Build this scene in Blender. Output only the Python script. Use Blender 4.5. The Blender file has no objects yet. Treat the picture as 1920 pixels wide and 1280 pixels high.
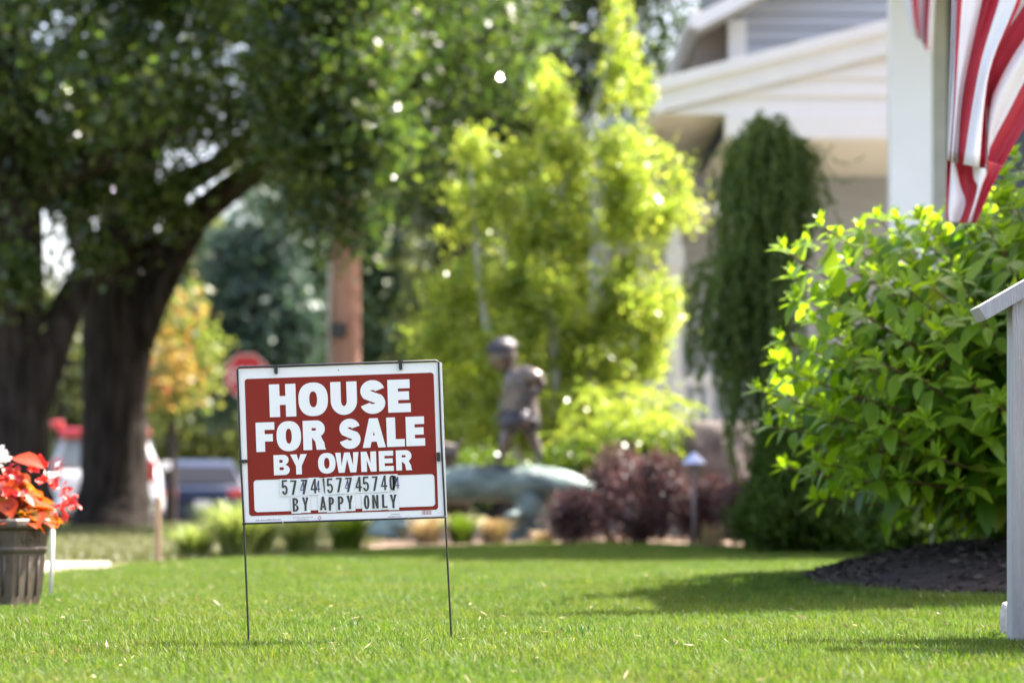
import bpy, bmesh, math, random
import numpy as np
from mathutils import Vector, Matrix

random.seed(7)
RNG = np.random.default_rng(7)
SC = bpy.context.scene
COL = SC.collection

# ------------------------------------------------------------------ camera
F = 5000.0            # focal length in photo pixels (1920 wide)
CAMZ = 0.460          # low camera, about knee height
HY = 920.0            # photo row of the horizon
cam_d = bpy.data.cameras.new('camera')
cam = bpy.data.objects.new('camera', cam_d)
COL.objects.link(cam)
cam.location = (0, 0, CAMZ)
cam.rotation_euler = (math.radians(90), 0, 0)
cam_d.sensor_width = 36.0
cam_d.lens = 36.0 * F / 1920.0
cam_d.shift_x = 0.0
cam_d.shift_y = (HY - 640.0) / 1920.0
cam_d.clip_start = 0.1
cam_d.clip_end = 2000
cam_d.dof.use_dof = True
cam_d.dof.focus_distance = 8.0
cam_d.dof.aperture_fstop = 2.5
SC.camera = cam

# ------------------------------------------------------------------ world, sun, exposure
SUN_DIR = Vector((0.62, 0.30, 1.0)).normalized()      # towards the sun
elev = math.asin(SUN_DIR.z)
azim = math.atan2(SUN_DIR.x, SUN_DIR.y)
w = bpy.data.worlds.new('World')
SC.world = w
w.use_nodes = True
nt = w.node_tree
bg = nt.nodes['Background']
sky = nt.nodes.new('ShaderNodeTexSky')
sky.sky_type = 'NISHITA'
sky.sun_disc = False
sky.sun_elevation = elev
sky.sun_rotation = azim
sky.dust_density = 4.0
sky.ozone_density = 1.0
sky.air_density = 0.8
wb = nt.nodes.new('ShaderNodeMix')          # camera white balance set for the open shade
wb.data_type = 'RGBA'
wb.blend_type = 'MULTIPLY'
wb.inputs['Factor'].default_value = 1.0
wb.inputs['B'].default_value = (1.10, 1.0, 0.93, 1)
nt.links.new(sky.outputs[0], wb.inputs['A'])
nt.links.new(wb.outputs['Result'], bg.inputs[0])
bg.inputs[1].default_value = 0.15
sun_d = bpy.data.lights.new('sun', 'SUN')
sun_d.energy = 4.9
sun_d.angle = math.radians(0.5)
sun_d.color = (1.0, 0.95, 0.86)
sun = bpy.data.objects.new('sun', sun_d)
COL.objects.link(sun)
sun.rotation_euler = (-SUN_DIR).to_track_quat('-Z', 'Y').to_euler()
sun.location = (10, 10, 30)
SC.view_settings.view_transform = 'Standard'
SC.view_settings.look = 'None'
SC.view_settings.gamma = 1.0
SC.view_settings.use_curve_mapping = False
SC.view_settings.exposure = 2.27
SC.render.engine = 'CYCLES'
SC.cycles.use_denoising = True
SC.cycles.max_bounces = 8
SC.cycles.diffuse_bounces = 4
SC.cycles.transmission_bounces = 6
SC.cycles.sample_clamp_indirect = 8.0


# ------------------------------------------------------------------ helpers
def W(x, y, D):
    """photo pixel at a known distance -> world point"""
    return Vector(((x - 960.0) / F * D, D, CAMZ + (HY - y) / F * D))


def mesh_np(name, verts, faces):
    """fast mesh from numpy verts (n,3) and faces (m,k) with constant k"""
    verts = np.asarray(verts, dtype=np.float32)
    faces = np.asarray(faces, dtype=np.int32)
    me = bpy.data.meshes.new(name)
    m, k = faces.shape
    me.vertices.add(len(verts))
    me.vertices.foreach_set('co', verts.ravel())
    me.loops.add(m * k)
    me.loops.foreach_set('vertex_index', faces.ravel())
    me.polygons.add(m)
    me.polygons.foreach_set('loop_start', np.arange(0, m * k, k, dtype=np.int32))
    me.update(calc_edges=True)
    me.validate()
    return me


def link(name, me, mat=None, parent=None, kind=None, smooth=False):
    o = bpy.data.objects.new(name, me)
    COL.objects.link(o)
    if mat is not None and me is not None and len(me.materials) == 0:
        for m in (mat if isinstance(mat, (list, tuple)) else [mat]):
            me.materials.append(m)
    if parent is not None:
        o.parent = parent
    if kind:
        o['kind'] = kind
    if smooth and me is not None:
        me.polygons.foreach_set('use_smooth', np.ones(len(me.polygons), dtype=bool))
    return o


def tag(o, label, cat, group=None):
    o['label'] = label
    o['category'] = cat
    if group:
        o['group'] = group
    return o


def thing(name, label, cat, loc=(0, 0, 0), group=None):
    o = bpy.data.objects.new(name, None)
    o.empty_display_size = 0.2
    COL.objects.link(o)
    o.location = loc
    return tag(o, label, cat, group)


def part(name, me, mat, parent, smooth=False, kind=None):
    """me is in world coordinates; the parent empty is only translated"""
    o = link(name, me, mat, parent, kind, smooth)
    p = parent
    off = Vector((0, 0, 0))
    while p is not None:
        off += p.location
        p = p.parent
    o.location = -off
    return o


class MB:
    def __init__(self):
        self.v, self.f = [], []

    def add(self, vs, fs):
        b = len(self.v)
        self.v.extend([tuple(p) for p in vs])
        self.f.extend([tuple(i + b for i in f) for f in fs])
        return self

    def box(self, x0, x1, y0, y1, z0, z1):
        vs = [(x0, y0, z0), (x1, y0, z0), (x1, y1, z0), (x0, y1, z0), (x0, y0, z1), (x1, y0, z1), (x1, y1, z1), (x0, y1, z1)]
        fs = [(0, 3, 2, 1), (4, 5, 6, 7), (0, 1, 5, 4), (1, 2, 6, 5), (2, 3, 7, 6), (3, 0, 4, 7)]
        return self.add(vs, fs)

    def prism(self, poly, axis, a, b):
        """polygon (list of 2D) extruded along axis from a to b. axis 'y': poly is (x,z); 'x': (y,z); 'z': (x,y)"""
        def p3(p, t):
            if axis == 'y':
                return (p[0], t, p[1])
            if axis == 'x':
                return (t, p[0], p[1])
            return (p[0], p[1], t)
        n = len(poly)
        vs = [p3(p, a) for p in poly] + [p3(p, b) for p in poly]
        fs = [tuple(range(n)), tuple(range(2 * n - 1, n - 1, -1))]
        fs += [(i, i + n, (i + 1) % n + n, (i + 1) % n) for i in range(n)]
        return self.add(vs, fs)

    def tube(self, pts, radii, seg=8, noise=0.0, cap=True):
        pts = [Vector(p) for p in pts]
        if not isinstance(radii, (list, tuple)):
            radii = [radii] * len(pts)
        rings = []
        prev = None
        for i, p in enumerate(pts):
            t = (pts[min(i + 1, len(pts) - 1)] - pts[max(i - 1, 0)]).normalized()
            if prev is None:
                a = t.cross(Vector((0, 1, 0.01)))
                if a.length < 0.1:
                    a = t.cross(Vector((1, 0, 0)))
                a.normalize()
            else:
                a = (prev - t * prev.dot(t)).normalized()
            prev = a
            b = t.cross(a)
            ring = []
            for k in range(seg):
                an = 2 * math.pi * k / seg
                r = radii[i] * (1 + random.uniform(-noise, noise))
                ring.append(p + a * math.cos(an) * r + b * math.sin(an) * r)
            rings.append(ring)
        vs = [q for r in rings for q in r]
        fs = []
        for i in range(len(rings) - 1):
            for k in range(seg):
                k2 = (k + 1) % seg
                fs.append((i * seg + k, i * seg + k2, (i + 1) * seg + k2, (i + 1) * seg + k))
        if cap:
            fs.append(tuple(range(seg - 1, -1, -1)))
            fs.append(tuple((len(rings) - 1) * seg + k for k in range(seg)))
        return self.add(vs, fs)

    def mesh(self, name='mesh', bevel=0.0, bseg=2):
        me = bpy.data.meshes.new(name)
        me.from_pydata(self.v, [], self.f)
        bm = bmesh.new()
        bm.from_mesh(me)
        bmesh.ops.recalc_face_normals(bm, faces=bm.faces)
        if bevel > 0:
            es = [e for e in bm.edges if len(e.link_faces) == 2 and e.calc_face_angle(0) > 0.5]
            bmesh.ops.bevel(bm, geom=es, offset=bevel, segments=bseg, affect='EDGES', profile=0.6)
        bm.to_mesh(me)
        bm.free()
        me.update()
        return me


def spline(pts, n=6):
    """Catmull-Rom through points"""
    P = [Vector(p) for p in pts]
    out = []
    for i in range(len(P) - 1):
        p0, p1, p2, p3 = P[max(i - 1, 0)], P[i], P[i + 1], P[min(i + 2, len(P) - 1)]
        for k in range(n):
            t = k / n
            out.append(0.5 * ((2 * p1) + (p2 - p0) * t + (2 * p0 - 5 * p1 + 4 * p2 - p3) * t * t + (3 * p1 - p0 - 3 * p2 + p3) * t ** 3))
    out.append(P[-1])
    return out


def lerp_list(vals, n):
    out = []
    for i in range(len(vals) - 1):
        for k in range(n):
            out.append(vals[i] + (vals[i + 1] - vals[i]) * k / n)
    out.append(vals[-1])
    return out


# ------------------------------------------------------------------ materials
def mat(name, col, rough=0.6, col2=None, scale=8.0, bump=0.0, bscale=30.0, metal=0.0, spec=0.5, detail=4.0, stretch=None, coat=0.0):
    m = bpy.data.materials.new(name)
    m.use_nodes = True
    n = m.node_tree
    p = n.nodes['Principled BSDF']
    p.inputs['Roughness'].default_value = rough
    p.inputs['Metallic'].default_value = metal
    p.inputs['Specular IOR Level'].default_value = spec
    if coat:
        p.inputs['Coat Weight'].default_value = coat
    p.inputs['Base Color'].default_value = (*col, 1)
    tc = n.nodes.new('ShaderNodeTexCoord')
    src = tc.outputs['Object']
    if stretch:
        mp = n.nodes.new('ShaderNodeMapping')
        mp.inputs['Scale'].default_value = stretch
        n.links.new(src, mp.inputs[0])
        src = mp.outputs[0]
    if col2 is not None:
        no = n.nodes.new('ShaderNodeTexNoise')
        no.inputs['Scale'].default_value = scale
        no.inputs['Detail'].default_value = detail
        n.links.new(src, no.inputs['Vector'])
        rp = n.nodes.new('ShaderNodeValToRGB')
        rp.color_ramp.elements[0].position = 0.33
        rp.color_ramp.elements[1].position = 0.67
        rp.color_ramp.elements[0].color = (*col, 1)
        rp.color_ramp.elements[1].color = (*col2, 1)
        n.links.new(no.outputs['Fac'], rp.inputs[0])
        n.links.new(rp.outputs[0], p.inputs['Base Color'])
    if bump > 0:
        nb = n.nodes.new('ShaderNodeTexNoise')
        nb.inputs['Scale'].default_value = bscale
        nb.inputs['Detail'].default_value = 6
        n.links.new(src, nb.inputs['Vector'])
        bp = n.nodes.new('ShaderNodeBump')
        bp.inputs['Strength'].default_value = bump
        bp.inputs['Distance'].default_value = 0.02
        n.links.new(nb.outputs['Fac'], bp.inputs['Height'])
        n.links.new(bp.outputs[0], p.inputs['Normal'])
    return m


def leaf_mat(name, cols, trans, tw=0.45, rough=0.4, patch=None, spec=0.5, veins=False):
    """cols: list of base colours picked per leaf; trans: transmitted colour multiplier"""
    m = bpy.data.materials.new(name)
    m.use_nodes = True
    n = m.node_tree
    p = n.nodes['Principled BSDF']
    out = n.nodes['Material Output']
    p.inputs['Roughness'].default_value = rough
    p.inputs['Specular IOR Level'].default_value = spec
    ge = n.nodes.new('ShaderNodeNewGeometry')
    oi = n.nodes.new('ShaderNodeObjectInfo')
    ad = n.nodes.new('ShaderNodeMath')
    ad.operation = 'ADD'
    fr = n.nodes.new('ShaderNodeMath')
    fr.operation = 'FRACT'
    n.links.new(ge.outputs['Random Per Island'], ad.inputs[0])
    n.links.new(oi.outputs['Random'], ad.inputs[1])
    n.links.new(ad.outputs[0], fr.inputs[0])
    rp = n.nodes.new('ShaderNodeValToRGB')
    el = rp.color_ramp.elements
    for i, c in enumerate(cols):
        pos = i / max(1, len(cols) - 1)
        e = el[i] if i < 2 else el.new(pos)
        e.position = pos
        e.color = (*c, 1)
    n.links.new(fr.outputs[0], rp.inputs[0])
    col = rp.outputs[0]
    if patch is not None:      # slow colour drift over the ground
        no = n.nodes.new('ShaderNodeTexNoise')
        no.inputs['Scale'].default_value = patch[1]
        no.inputs['Detail'].default_value = 3
        n.links.new(ge.outputs['Position'], no.inputs['Vector'])
        r2 = n.nodes.new('ShaderNodeValToRGB')
        r2.color_ramp.elements[0].position = 0.38
        r2.color_ramp.elements[1].position = 0.68
        r2.color_ramp.elements[0].color = (1, 1, 1, 1)
        r2.color_ramp.elements[1].color = (*patch[0], 1)
        n.links.new(no.outputs['Fac'], r2.inputs[0])
        mx = n.nodes.new('ShaderNodeMix')
        mx.data_type = 'RGBA'
        mx.blend_type = 'MULTIPLY'
        mx.inputs['Factor'].default_value = 1
        n.links.new(col, mx.inputs['A'])
        n.links.new(r2.outputs[0], mx.inputs['B'])
        col = mx.outputs['Result']
    n.links.new(col, p.inputs['Base Color'])
    tr = n.nodes.new('ShaderNodeBsdfTranslucent')
    mt = n.nodes.new('ShaderNodeMix')
    mt.data_type = 'RGBA'
    mt.blend_type = 'MULTIPLY'
    mt.inputs['Factor'].default_value = 1
    mt.inputs['B'].default_value = (*trans, 1)
    n.links.new(col, mt.inputs['A'])
    n.links.new(mt.outputs['Result'], tr.inputs['Color'])
    ms = n.nodes.new('ShaderNodeMixShader')
    ms.inputs[0].default_value = tw
    n.links.new(p.outputs[0], ms.inputs[1])
    n.links.new(tr.outputs[0], ms.inputs[2])
    n.links.new(ms.outputs[0], out.inputs['Surface'])
    return m


M = {}
M['soil'] = mat('soil', (0.022, 0.026, 0.010), 0.95, (0.040, 0.036, 0.015), 25, 0.6, 60)
M['verge'] = mat('verge_ground', (0.09, 0.10, 0.03), 0.95, (0.15, 0.13, 0.05), 6, 0.5, 40)
M['concrete'] = mat('concrete', (0.27, 0.245, 0.205), 0.85, (0.34, 0.31, 0.265), 3, 0.3, 60)
M['asphalt'] = mat('asphalt', (0.05, 0.05, 0.052), 0.9, (0.07, 0.07, 0.07), 5, 0.3, 80)
M['kerb'] = mat('kerb_concrete', (0.38, 0.37, 0.35), 0.85, (0.45, 0.44, 0.41), 4, 0.3, 40)
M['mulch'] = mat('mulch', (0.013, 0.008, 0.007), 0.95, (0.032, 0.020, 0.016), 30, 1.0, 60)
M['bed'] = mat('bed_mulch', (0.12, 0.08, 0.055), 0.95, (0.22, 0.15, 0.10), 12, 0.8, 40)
M['bark'] = mat('bark', (0.013, 0.010, 0.009), 1.0, (0.055, 0.045, 0.040), 4, 1.0, 9, stretch=(3, 3, 0.5), spec=0.1)
M['birch'] = mat('birch_bark', (0.28, 0.27, 0.24), 0.8, (0.50, 0.485, 0.45), 6, 0.4, 20, stretch=(1, 1, 3))
M['pole'] = mat('pole_wood', (0.25, 0.120, 0.088), 0.85, (0.40, 0.23, 0.18), 3, 0.6, 20, stretch=(4, 4, 0.4))
M['stem'] = mat('stem', (0.10, 0.045, 0.025), 0.7, (0.16, 0.07, 0.035), 20)
M['twig'] = mat('twig', (0.06, 0.04, 0.03), 0.9)
M['white'] = mat('white_paint', (0.78, 0.77, 0.76), 0.5, (0.82, 0.81, 0.80), 3, 0.06, 30)
M['rail'] = mat('rail_paint', (0.31, 0.31, 0.322), 0.6, (0.39, 0.39, 0.405), 5, 0.35, 30, stretch=(6, 6, 0.6), detail=8)
M['siding'] = mat('siding', (0.36, 0.38, 0.43), 0.55, (0.41, 0.43, 0.48), 2, 0.08, 40, stretch=(0.3, 1, 2))
M['bounce_siding'] = mat('bounce_tinted_siding', (0.80, 0.77, 0.73), 0.55, (0.83, 0.80, 0.76), 2, 0.08, 40, stretch=(0.3, 1, 2))  # same siding, warm tint of bounced light put into the colour
M['ceiling'] = mat('porch_ceiling', (0.76, 0.72, 0.63), 0.6, (0.79, 0.75, 0.66), 3)  # tan carries the warm light bounced up from the ground
M['slate'] = mat('slate_paint', (0.060, 0.068, 0.105), 0.6, (0.075, 0.085, 0.125), 4, 0.1, 40)
M['trim_grey'] = mat('trim_grey', (0.36, 0.37, 0.34), 0.6, (0.42, 0.42, 0.39), 6)
M['shingle'] = mat('roof_shingles', (0.06, 0.06, 0.065), 0.9, (0.11, 0.105, 0.10), 14, 0.6, 30)
M['shadow_brown'] = mat('recess_shade_brown', (0.24, 0.20, 0.18), 0.8, (0.29, 0.245, 0.22), 4)
M['sign_white'] = mat('sign_white', (0.86, 0.85, 0.84), 0.32, (0.84, 0.83, 0.82), 6)
M['sign_red'] = mat('sign_red', (0.235, 0.022, 0.013), 0.4, (0.25, 0.025, 0.015), 5, spec=0.15)
M['tile_white'] = mat('tile_white', (0.80, 0.81, 0.80), 0.18, (0.76, 0.77, 0.77), 18, 0.10, 30)
M['ink'] = mat('ink', (0.030, 0.028, 0.026), 0.4, (0.05, 0.045, 0.04), 60)
M['print_red'] = mat('print_red', (0.50, 0.22, 0.22), 0.4)
M['print_grey'] = mat('print_grey', (0.45, 0.36, 0.38), 0.4)
M['black_metal'] = mat('black_metal', (0.012, 0.012, 0.013), 0.38, (0.02, 0.02, 0.02), 40)
M['stop_red'] = mat('stop_red', (0.46, 0.025, 0.035), 0.35, (0.5, 0.03, 0.04), 4)
M['galv'] = mat('galvanised', (0.36, 0.37, 0.38), 0.5, (0.42, 0.43, 0.44), 20, metal=0.4)
M['bronze'] = mat('bronze', (0.080, 0.066, 0.060), 0.36, (0.17, 0.145, 0.132), 9, 0.25, 30, metal=0.5)
M['bronze_dark'] = mat('bronze_dark', (0.040, 0.038, 0.045), 0.36, (0.085, 0.08, 0.088), 14, 0.5, 60, metal=0.55)
M['patina'] = mat('patina', (0.018, 0.033, 0.038), 0.5, (0.21, 0.30, 0.28), 3.4, 0.9, 12, stretch=(0.7, 1, 1.6), metal=0.1, detail=7)
M['rock'] = mat('boulder', (0.075, 0.062, 0.058), 0.9, (0.17, 0.14, 0.125), 6, 1.0, 12)
M['pale_stone'] = mat('pale_stone', (0.42, 0.39, 0.36), 0.85, (0.60, 0.55, 0.52), 14, 0.6, 40)
M['planter'] = mat('planter', (0.052, 0.041, 0.032), 0.45, (0.088, 0.071, 0.056), 9, 0.2, 50, stretch=(1, 1, 0.4))
M['stake_wood'] = mat('stake_wood', (0.36, 0.22, 0.13), 0.8, (0.45, 0.30, 0.19), 12, stretch=(4, 4, 0.5))
M['stake_white'] = mat('stake_white', (0.72, 0.68, 0.62), 0.6, (0.62, 0.58, 0.52), 20)
M['light_cap'] = mat('light_cap', (0.38, 0.44, 0.66), 0.3, metal=0.3)
M['light_post'] = mat('light_post', (0.20, 0.15, 0.14), 0.5)
M['flag_red'] = mat('flag_red', (0.40, 0.012, 0.030), 0.55, (0.46, 0.018, 0.038), 10, 0.15, 60)
M['flag_white'] = mat('flag_white', (0.76, 0.76, 0.80), 0.55, (0.80, 0.80, 0.83), 10, 0.15, 60)
M['flag_blue'] = mat('flag_blue', (0.02, 0.025, 0.12), 0.55)
M['car_white'] = mat('car_white', (0.60, 0.60, 0.63), 0.25, coat=0.8)
M['car_red'] = mat('car_red', (0.50, 0.03, 0.05), 0.3, coat=0.6)
M['car_blue'] = mat('car_blue', (0.005, 0.012, 0.034), 0.3, (0.006, 0.014, 0.04), 3, metal=0.0, spec=0.3, coat=0.35)
M['car_glass'] = mat('car_glass', (0.004, 0.005, 0.008), 0.25, spec=0.15)
M['pale_glass'] = mat('pale_glass', (0.17, 0.20, 0.19), 0.12, spec=0.8, coat=0.5)
M['tail_red'] = mat('tail_red', (0.45, 0.02, 0.02), 0.15, coat=1.0)
M['rubber'] = mat('rubber', (0.015, 0.015, 0.015), 0.85)
M['chrome'] = mat('chrome', (0.7, 0.7, 0.72), 0.15, metal=1.0)
M['plate'] = mat('plate', (0.6, 0.6, 0.62), 0.4)
# foliage
M['grass'] = leaf_mat('grass', [(0.032, 0.075, 0.007), (0.056, 0.113, 0.010), (0.086, 0.145, 0.016), (0.140, 0.160, 0.042)], (1.55, 1.65, 0.75), 0.46, 0.48, patch=((1.28, 1.05, 1.15), 1.3), spec=0.35)
M['clump'] = leaf_mat('coarse_grass', [(0.024, 0.062, 0.010), (0.036, 0.085, 0.012), (0.06, 0.11, 0.016)], (1.5, 1.6, 0.75), 0.42, 0.45, spec=0.35)
M['verge_grass'] = leaf_mat('verge_grass', [(0.07, 0.091, 0.021), (0.105, 0.119, 0.035), (0.154, 0.14, 0.056)], (1.1, 1.1, 0.8), 0.35, 0.5)
M['maple'] = leaf_mat('maple_leaf', [(0.0202, 0.0403, 0.0179), (0.0314, 0.0571, 0.0224), (0.0493, 0.0784, 0.0258), (0.0784, 0.103, 0.0291)], (2.9, 3.0, 1.1), 0.40, 0.20, spec=0.6)
M['shade_leaf'] = leaf_mat('shade_tree_leaf', [(0.013, 0.027, 0.013), (0.021, 0.039, 0.016), (0.033, 0.053, 0.018), (0.055, 0.070, 0.020)], (2.9, 3.0, 1.0), 0.36, 0.2, spec=0.6)
M['far'] = leaf_mat('far_leaf', [(0.0362, 0.0725, 0.0319), (0.058, 0.1015, 0.0377), (0.087, 0.1232, 0.0435)], (1.6, 1.6, 0.9), 0.35, 0.5)
M['far_olive'] = leaf_mat('far_olive', [(0.078, 0.1105, 0.0325), (0.117, 0.143, 0.0455), (0.156, 0.169, 0.065)], (1.5, 1.5, 0.9), 0.35, 0.5)
M['conifer'] = leaf_mat('blue_conifer', [(0.0312, 0.0655, 0.0468), (0.0468, 0.0874, 0.0624), (0.0624, 0.103, 0.078)], (1.2, 1.3, 1.0), 0.2, 0.5)
M['autumn'] = leaf_mat('autumn_leaf', [(0.10, 0.15, 0.035), (0.15, 0.19, 0.04), (0.24, 0.25, 0.05), (0.13, 0.17, 0.04)], (1.5, 1.5, 0.9), 0.45, 0.45)
M['autumn_red'] = leaf_mat('autumn_red_leaf', [(0.36, 0.10, 0.05), (0.26, 0.25, 0.055), (0.34, 0.22, 0.06), (0.18, 0.21, 0.045)], (1.5, 1.3, 1.0), 0.45, 0.45)
M['birch_leaf'] = leaf_mat('birch_leaf', [(0.1307, 0.196, 0.0356), (0.196, 0.2673, 0.0451), (0.2792, 0.3326, 0.0618), (0.3683, 0.3802, 0.101)], (2.1, 2.1, 1.1), 0.50, 0.24)
M['spruce'] = leaf_mat('spruce_needle', [(0.045, 0.080, 0.020), (0.075, 0.120, 0.028), (0.12, 0.17, 0.045)], (1.9, 1.9, 0.8), 0.38, 0.5, spec=0.25)
M['barberry'] = leaf_mat('barberry', [(0.036, 0.021, 0.024), (0.058, 0.032, 0.034), (0.10, 0.056, 0.054)], (2.2, 1.5, 1.4), 0.35, 0.5)
M['yew'] = leaf_mat('yew', [(0.0272, 0.06, 0.0064), (0.04, 0.0784, 0.008), (0.056, 0.096, 0.0096)], (1.8, 1.7, 0.7), 0.35, 0.55, spec=0.2)
M['hydrangea'] = leaf_mat('hydrangea_leaf', [(0.0399, 0.1047, 0.008), (0.0598, 0.1397, 0.01), (0.0817, 0.1678, 0.012), (0.1047, 0.1896, 0.014), (0.1297, 0.1697, 0.02)], (3.0, 2.7, 0.6), 0.45, 0.38, spec=0.28)
M['hyd_new'] = leaf_mat('hydrangea_new_leaf', [(0.1192, 0.2136, 0.0139), (0.1639, 0.2633, 0.0199)], (2.5, 2.3, 0.7), 0.5, 0.34, spec=0.35)
M['tuft'] = leaf_mat('ornamental_grass', [(0.12, 0.18, 0.03), (0.195, 0.2475, 0.06), (0.3, 0.3225, 0.135), (0.075, 0.1275, 0.0225)], (1.4, 1.4, 0.9), 0.4, 0.35)
M['tan_tuft'] = leaf_mat('tan_grass', [(0.255, 0.1875, 0.0975), (0.3375, 0.2475, 0.15), (0.21, 0.2025, 0.0675), (0.3, 0.165, 0.1125)], (1.3, 1.2, 0.9), 0.35, 0.5)
M['ground_cover'] = leaf_mat('ground_cover', [(0.063, 0.112, 0.014), (0.091, 0.154, 0.0175), (0.119, 0.168, 0.021)], (1.7, 1.7, 0.7), 0.4, 0.35)
M['beg_leaf'] = leaf_mat('begonia_leaf', [(0.09, 0.13, 0.012), (0.30, 0.08, 0.015), (0.40, 0.085, 0.018), (0.15, 0.10, 0.015), (0.44, 0.12, 0.018), (0.14, 0.15, 0.02), (0.38, 0.05, 0.015)], (1.8, 1.4, 0.7), 0.45, 0.28)
M['beg_red'] = leaf_mat('begonia_red_petal', [(0.50, 0.022, 0.012), (0.55, 0.045, 0.02), (0.55, 0.03, 0.05)], (1.3, 1.0, 1.0), 0.35, 0.4)
M['beg_white'] = leaf_mat('begonia_white_petal', [(0.75, 0.73, 0.70), (0.8, 0.78, 0.76)], (1, 1, 1), 0.35, 0.4)


# ------------------------------------------------------------------ terrain
def smooth(t):
    t = np.clip(t, 0, 1)
    return t * t * (3 - 2 * t)


def gz(X, Y):
    X = np.asarray(X, dtype=float)
    Y = np.asarray(Y, dtype=float)
    z = -0.45 * smooth((Y - 36) / 16.0)
    z = z + 0.15 * np.exp(-(((X - 2.4) / 1.25) ** 2 + ((Y - 12.0) / 1.5) ** 2))
    z = z + 0.012 * np.sin(X * 1.7 + 0.6) * np.sin(Y * 1.1) * np.exp(-((Y - 10) / 12) ** 2)
    return z


def far_edge(X):
    """how far back the mown lawn reaches"""
    return np.interp(X, [-30, -2.5, -2.2, -1.2, 0.2, 1.0, 2.0, 3.2, 30], [13.9, 14.5, 17.0, 20.2, 23.0, 23.2, 21.2, 19.0, 18.5])


def in_mulch(X, Y):
    a = np.arctan2(Y - 11.75, X - 2.50)
    r = 1 + 0.06 * np.sin(3 * a + 1) + 0.03 * np.sin(7 * a)
    return ((X - 2.50) / 1.22) ** 2 + ((Y - 11.75) / 1.50) ** 2 < r * r


def sheet(name, xs, ys, dz, m, label=None, keep=None):
    Xg, Yg = np.meshgrid(xs, ys)
    Z = gz(Xg, Yg) + dz
    v = np.stack([Xg, Yg, Z], -1).reshape(-1, 3)
    nx, ny = len(xs), len(ys)
    i, j = np.meshgrid(np.arange(nx - 1), np.arange(ny - 1))
    a = (j * nx + i).ravel()
    f = np.stack([a, a + 1, a + 1 + nx, a + nx], -1)
    if keep is not None:
        cx = v[f].mean(1)
        f = f[keep(cx[:, 0], cx[:, 1])]
    me = mesh_np(name, v, f)
    o = link(name, me, m, None, 'structure', True)
    return o


xs_f = np.concatenate([np.linspace(-900, -12, 14)[:-1], np.linspace(-12, 14, 105), np.linspace(14, 900, 14)[1:]])
ys_f = np.concatenate([np.linspace(-40, 2, 8)[:-1], np.linspace(2, 36, 137), np.linspace(36, 60, 25)[1:], np.linspace(60, 1500, 14)[1:]])
ground = sheet('ground', xs_f, ys_f, -0.012, M['verge'])
ground['label'] = 'grassy earth reaching from the lawn past the street to the far trees'
lawn = sheet('lawn', np.linspace(-9, 9, 121), np.linspace(2, 23.5, 173), 0.0, M['soil'], keep=lambda X, Y: (Y < far_edge(X) + 0.05))
lawn['label'] = 'mown green lawn the sign stands on'
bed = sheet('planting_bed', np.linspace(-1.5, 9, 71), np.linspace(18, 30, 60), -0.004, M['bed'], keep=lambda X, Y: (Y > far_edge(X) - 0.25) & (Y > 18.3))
bed['label'] = 'planting bed behind the lawn under the statue and red shrubs'

# front walk (a slab that is a step above the soil)
mb = MB()
walk = [(-12, 14.0), (-2.78, 14.6), (-2.45, 16.3), (-12, 16.1)]
mb.prism(walk, 'z', -0.05, 0.03)
path = link('sidewalk', mb.mesh('sidewalk', 0.008), M['concrete'], None, 'structure')
path['label'] = 'pale concrete walk crossing left of the lawn'

# street with kerb
st = sheet('street', np.linspace(-120, 120, 41), np.linspace(44, 63, 20), 0.0, M['asphalt'])
st['label'] = 'asphalt street where the cars are parked'
mb = MB()
ky = 43.8
kz = float(gz(0, ky))
mb.box(-120, 120, ky - 0.15, ky, kz - 0.2, kz + 0.10)
kb = link('kerb', mb.mesh('kerb', 0.015), M['kerb'], None, 'structure')

dw = sheet('bounce_slab', np.linspace(1.7, 10, 12), np.linspace(25.6, 31.4, 8), 0.004, M['concrete'])  # hidden slab added as a reflector to brighten the porch ceiling
dw['label'] = 'hidden pale slab added to bounce sunlight into the gabled house porch'

# mulch bed, raised, with chips
n = 70
ang = np.linspace(0, 2 * np.pi, n, endpoint=False)
rr = (1 + 0.06 * np.sin(3 * ang + 1) + 0.03 * np.sin(7 * ang))
V, Fc = [], []
rings = [1.0, 0.93, 0.8, 0.6, 0.35, 0.12]
for q, rad in enumerate(rings):
    X = 2.50 + 1.22 * rr * rad * np.cos(ang)
    Y = 11.75 + 1.50 * rr * rad * np.sin(ang)
    Z = gz(X, Y) + (0.10 * (1 - rad ** 3) - (0.02 if q == 0 else 0)) + RNG.uniform(-0.012, 0.018, n) * (q > 0)
    V.append(np.stack([X, Y, Z], -1))
V = np.concatenate(V)
for q in range(len(rings) - 1):
    for k in range(n):
        Fc.append((q * n + k, q * n + (k + 1) % n, (q + 1) * n + (k + 1) % n, (q + 1) * n + k))
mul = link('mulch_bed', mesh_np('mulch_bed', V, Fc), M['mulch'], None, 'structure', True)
mul['label'] = 'dark mulch mound under the hydrangea'
nc = 4200
a = RNG.uniform(0, 2 * np.pi, nc)
r = np.sqrt(RNG.uniform(0, 1, nc)) * 1.0
X = 2.50 + 1.22 * r * np.cos(a)
Y = 11.75 + 1.50 * r * np.sin(a)
Z = gz(X, Y) + 0.10 * (1 - r ** 3) + 0.004


def quads(C, T, B, L, Wd):
    """rhombic cards: centre C, long axis T, cross axis B"""
    L = np.asarray(L)[:, None] * 0.5
    Wd = np.asarray(Wd)[:, None] * 0.5
    v = np.stack([C - T * L, C + B * Wd, C + T * L, C - B * Wd], 1).reshape(-1, 3)
    f = np.arange(len(C) * 4).reshape(-1, 4)
    return v, f


def rand_unit(n):
    v = RNG.normal(size=(n, 3))
    return v / np.linalg.norm(v, axis=1, keepdims=True)


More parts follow.
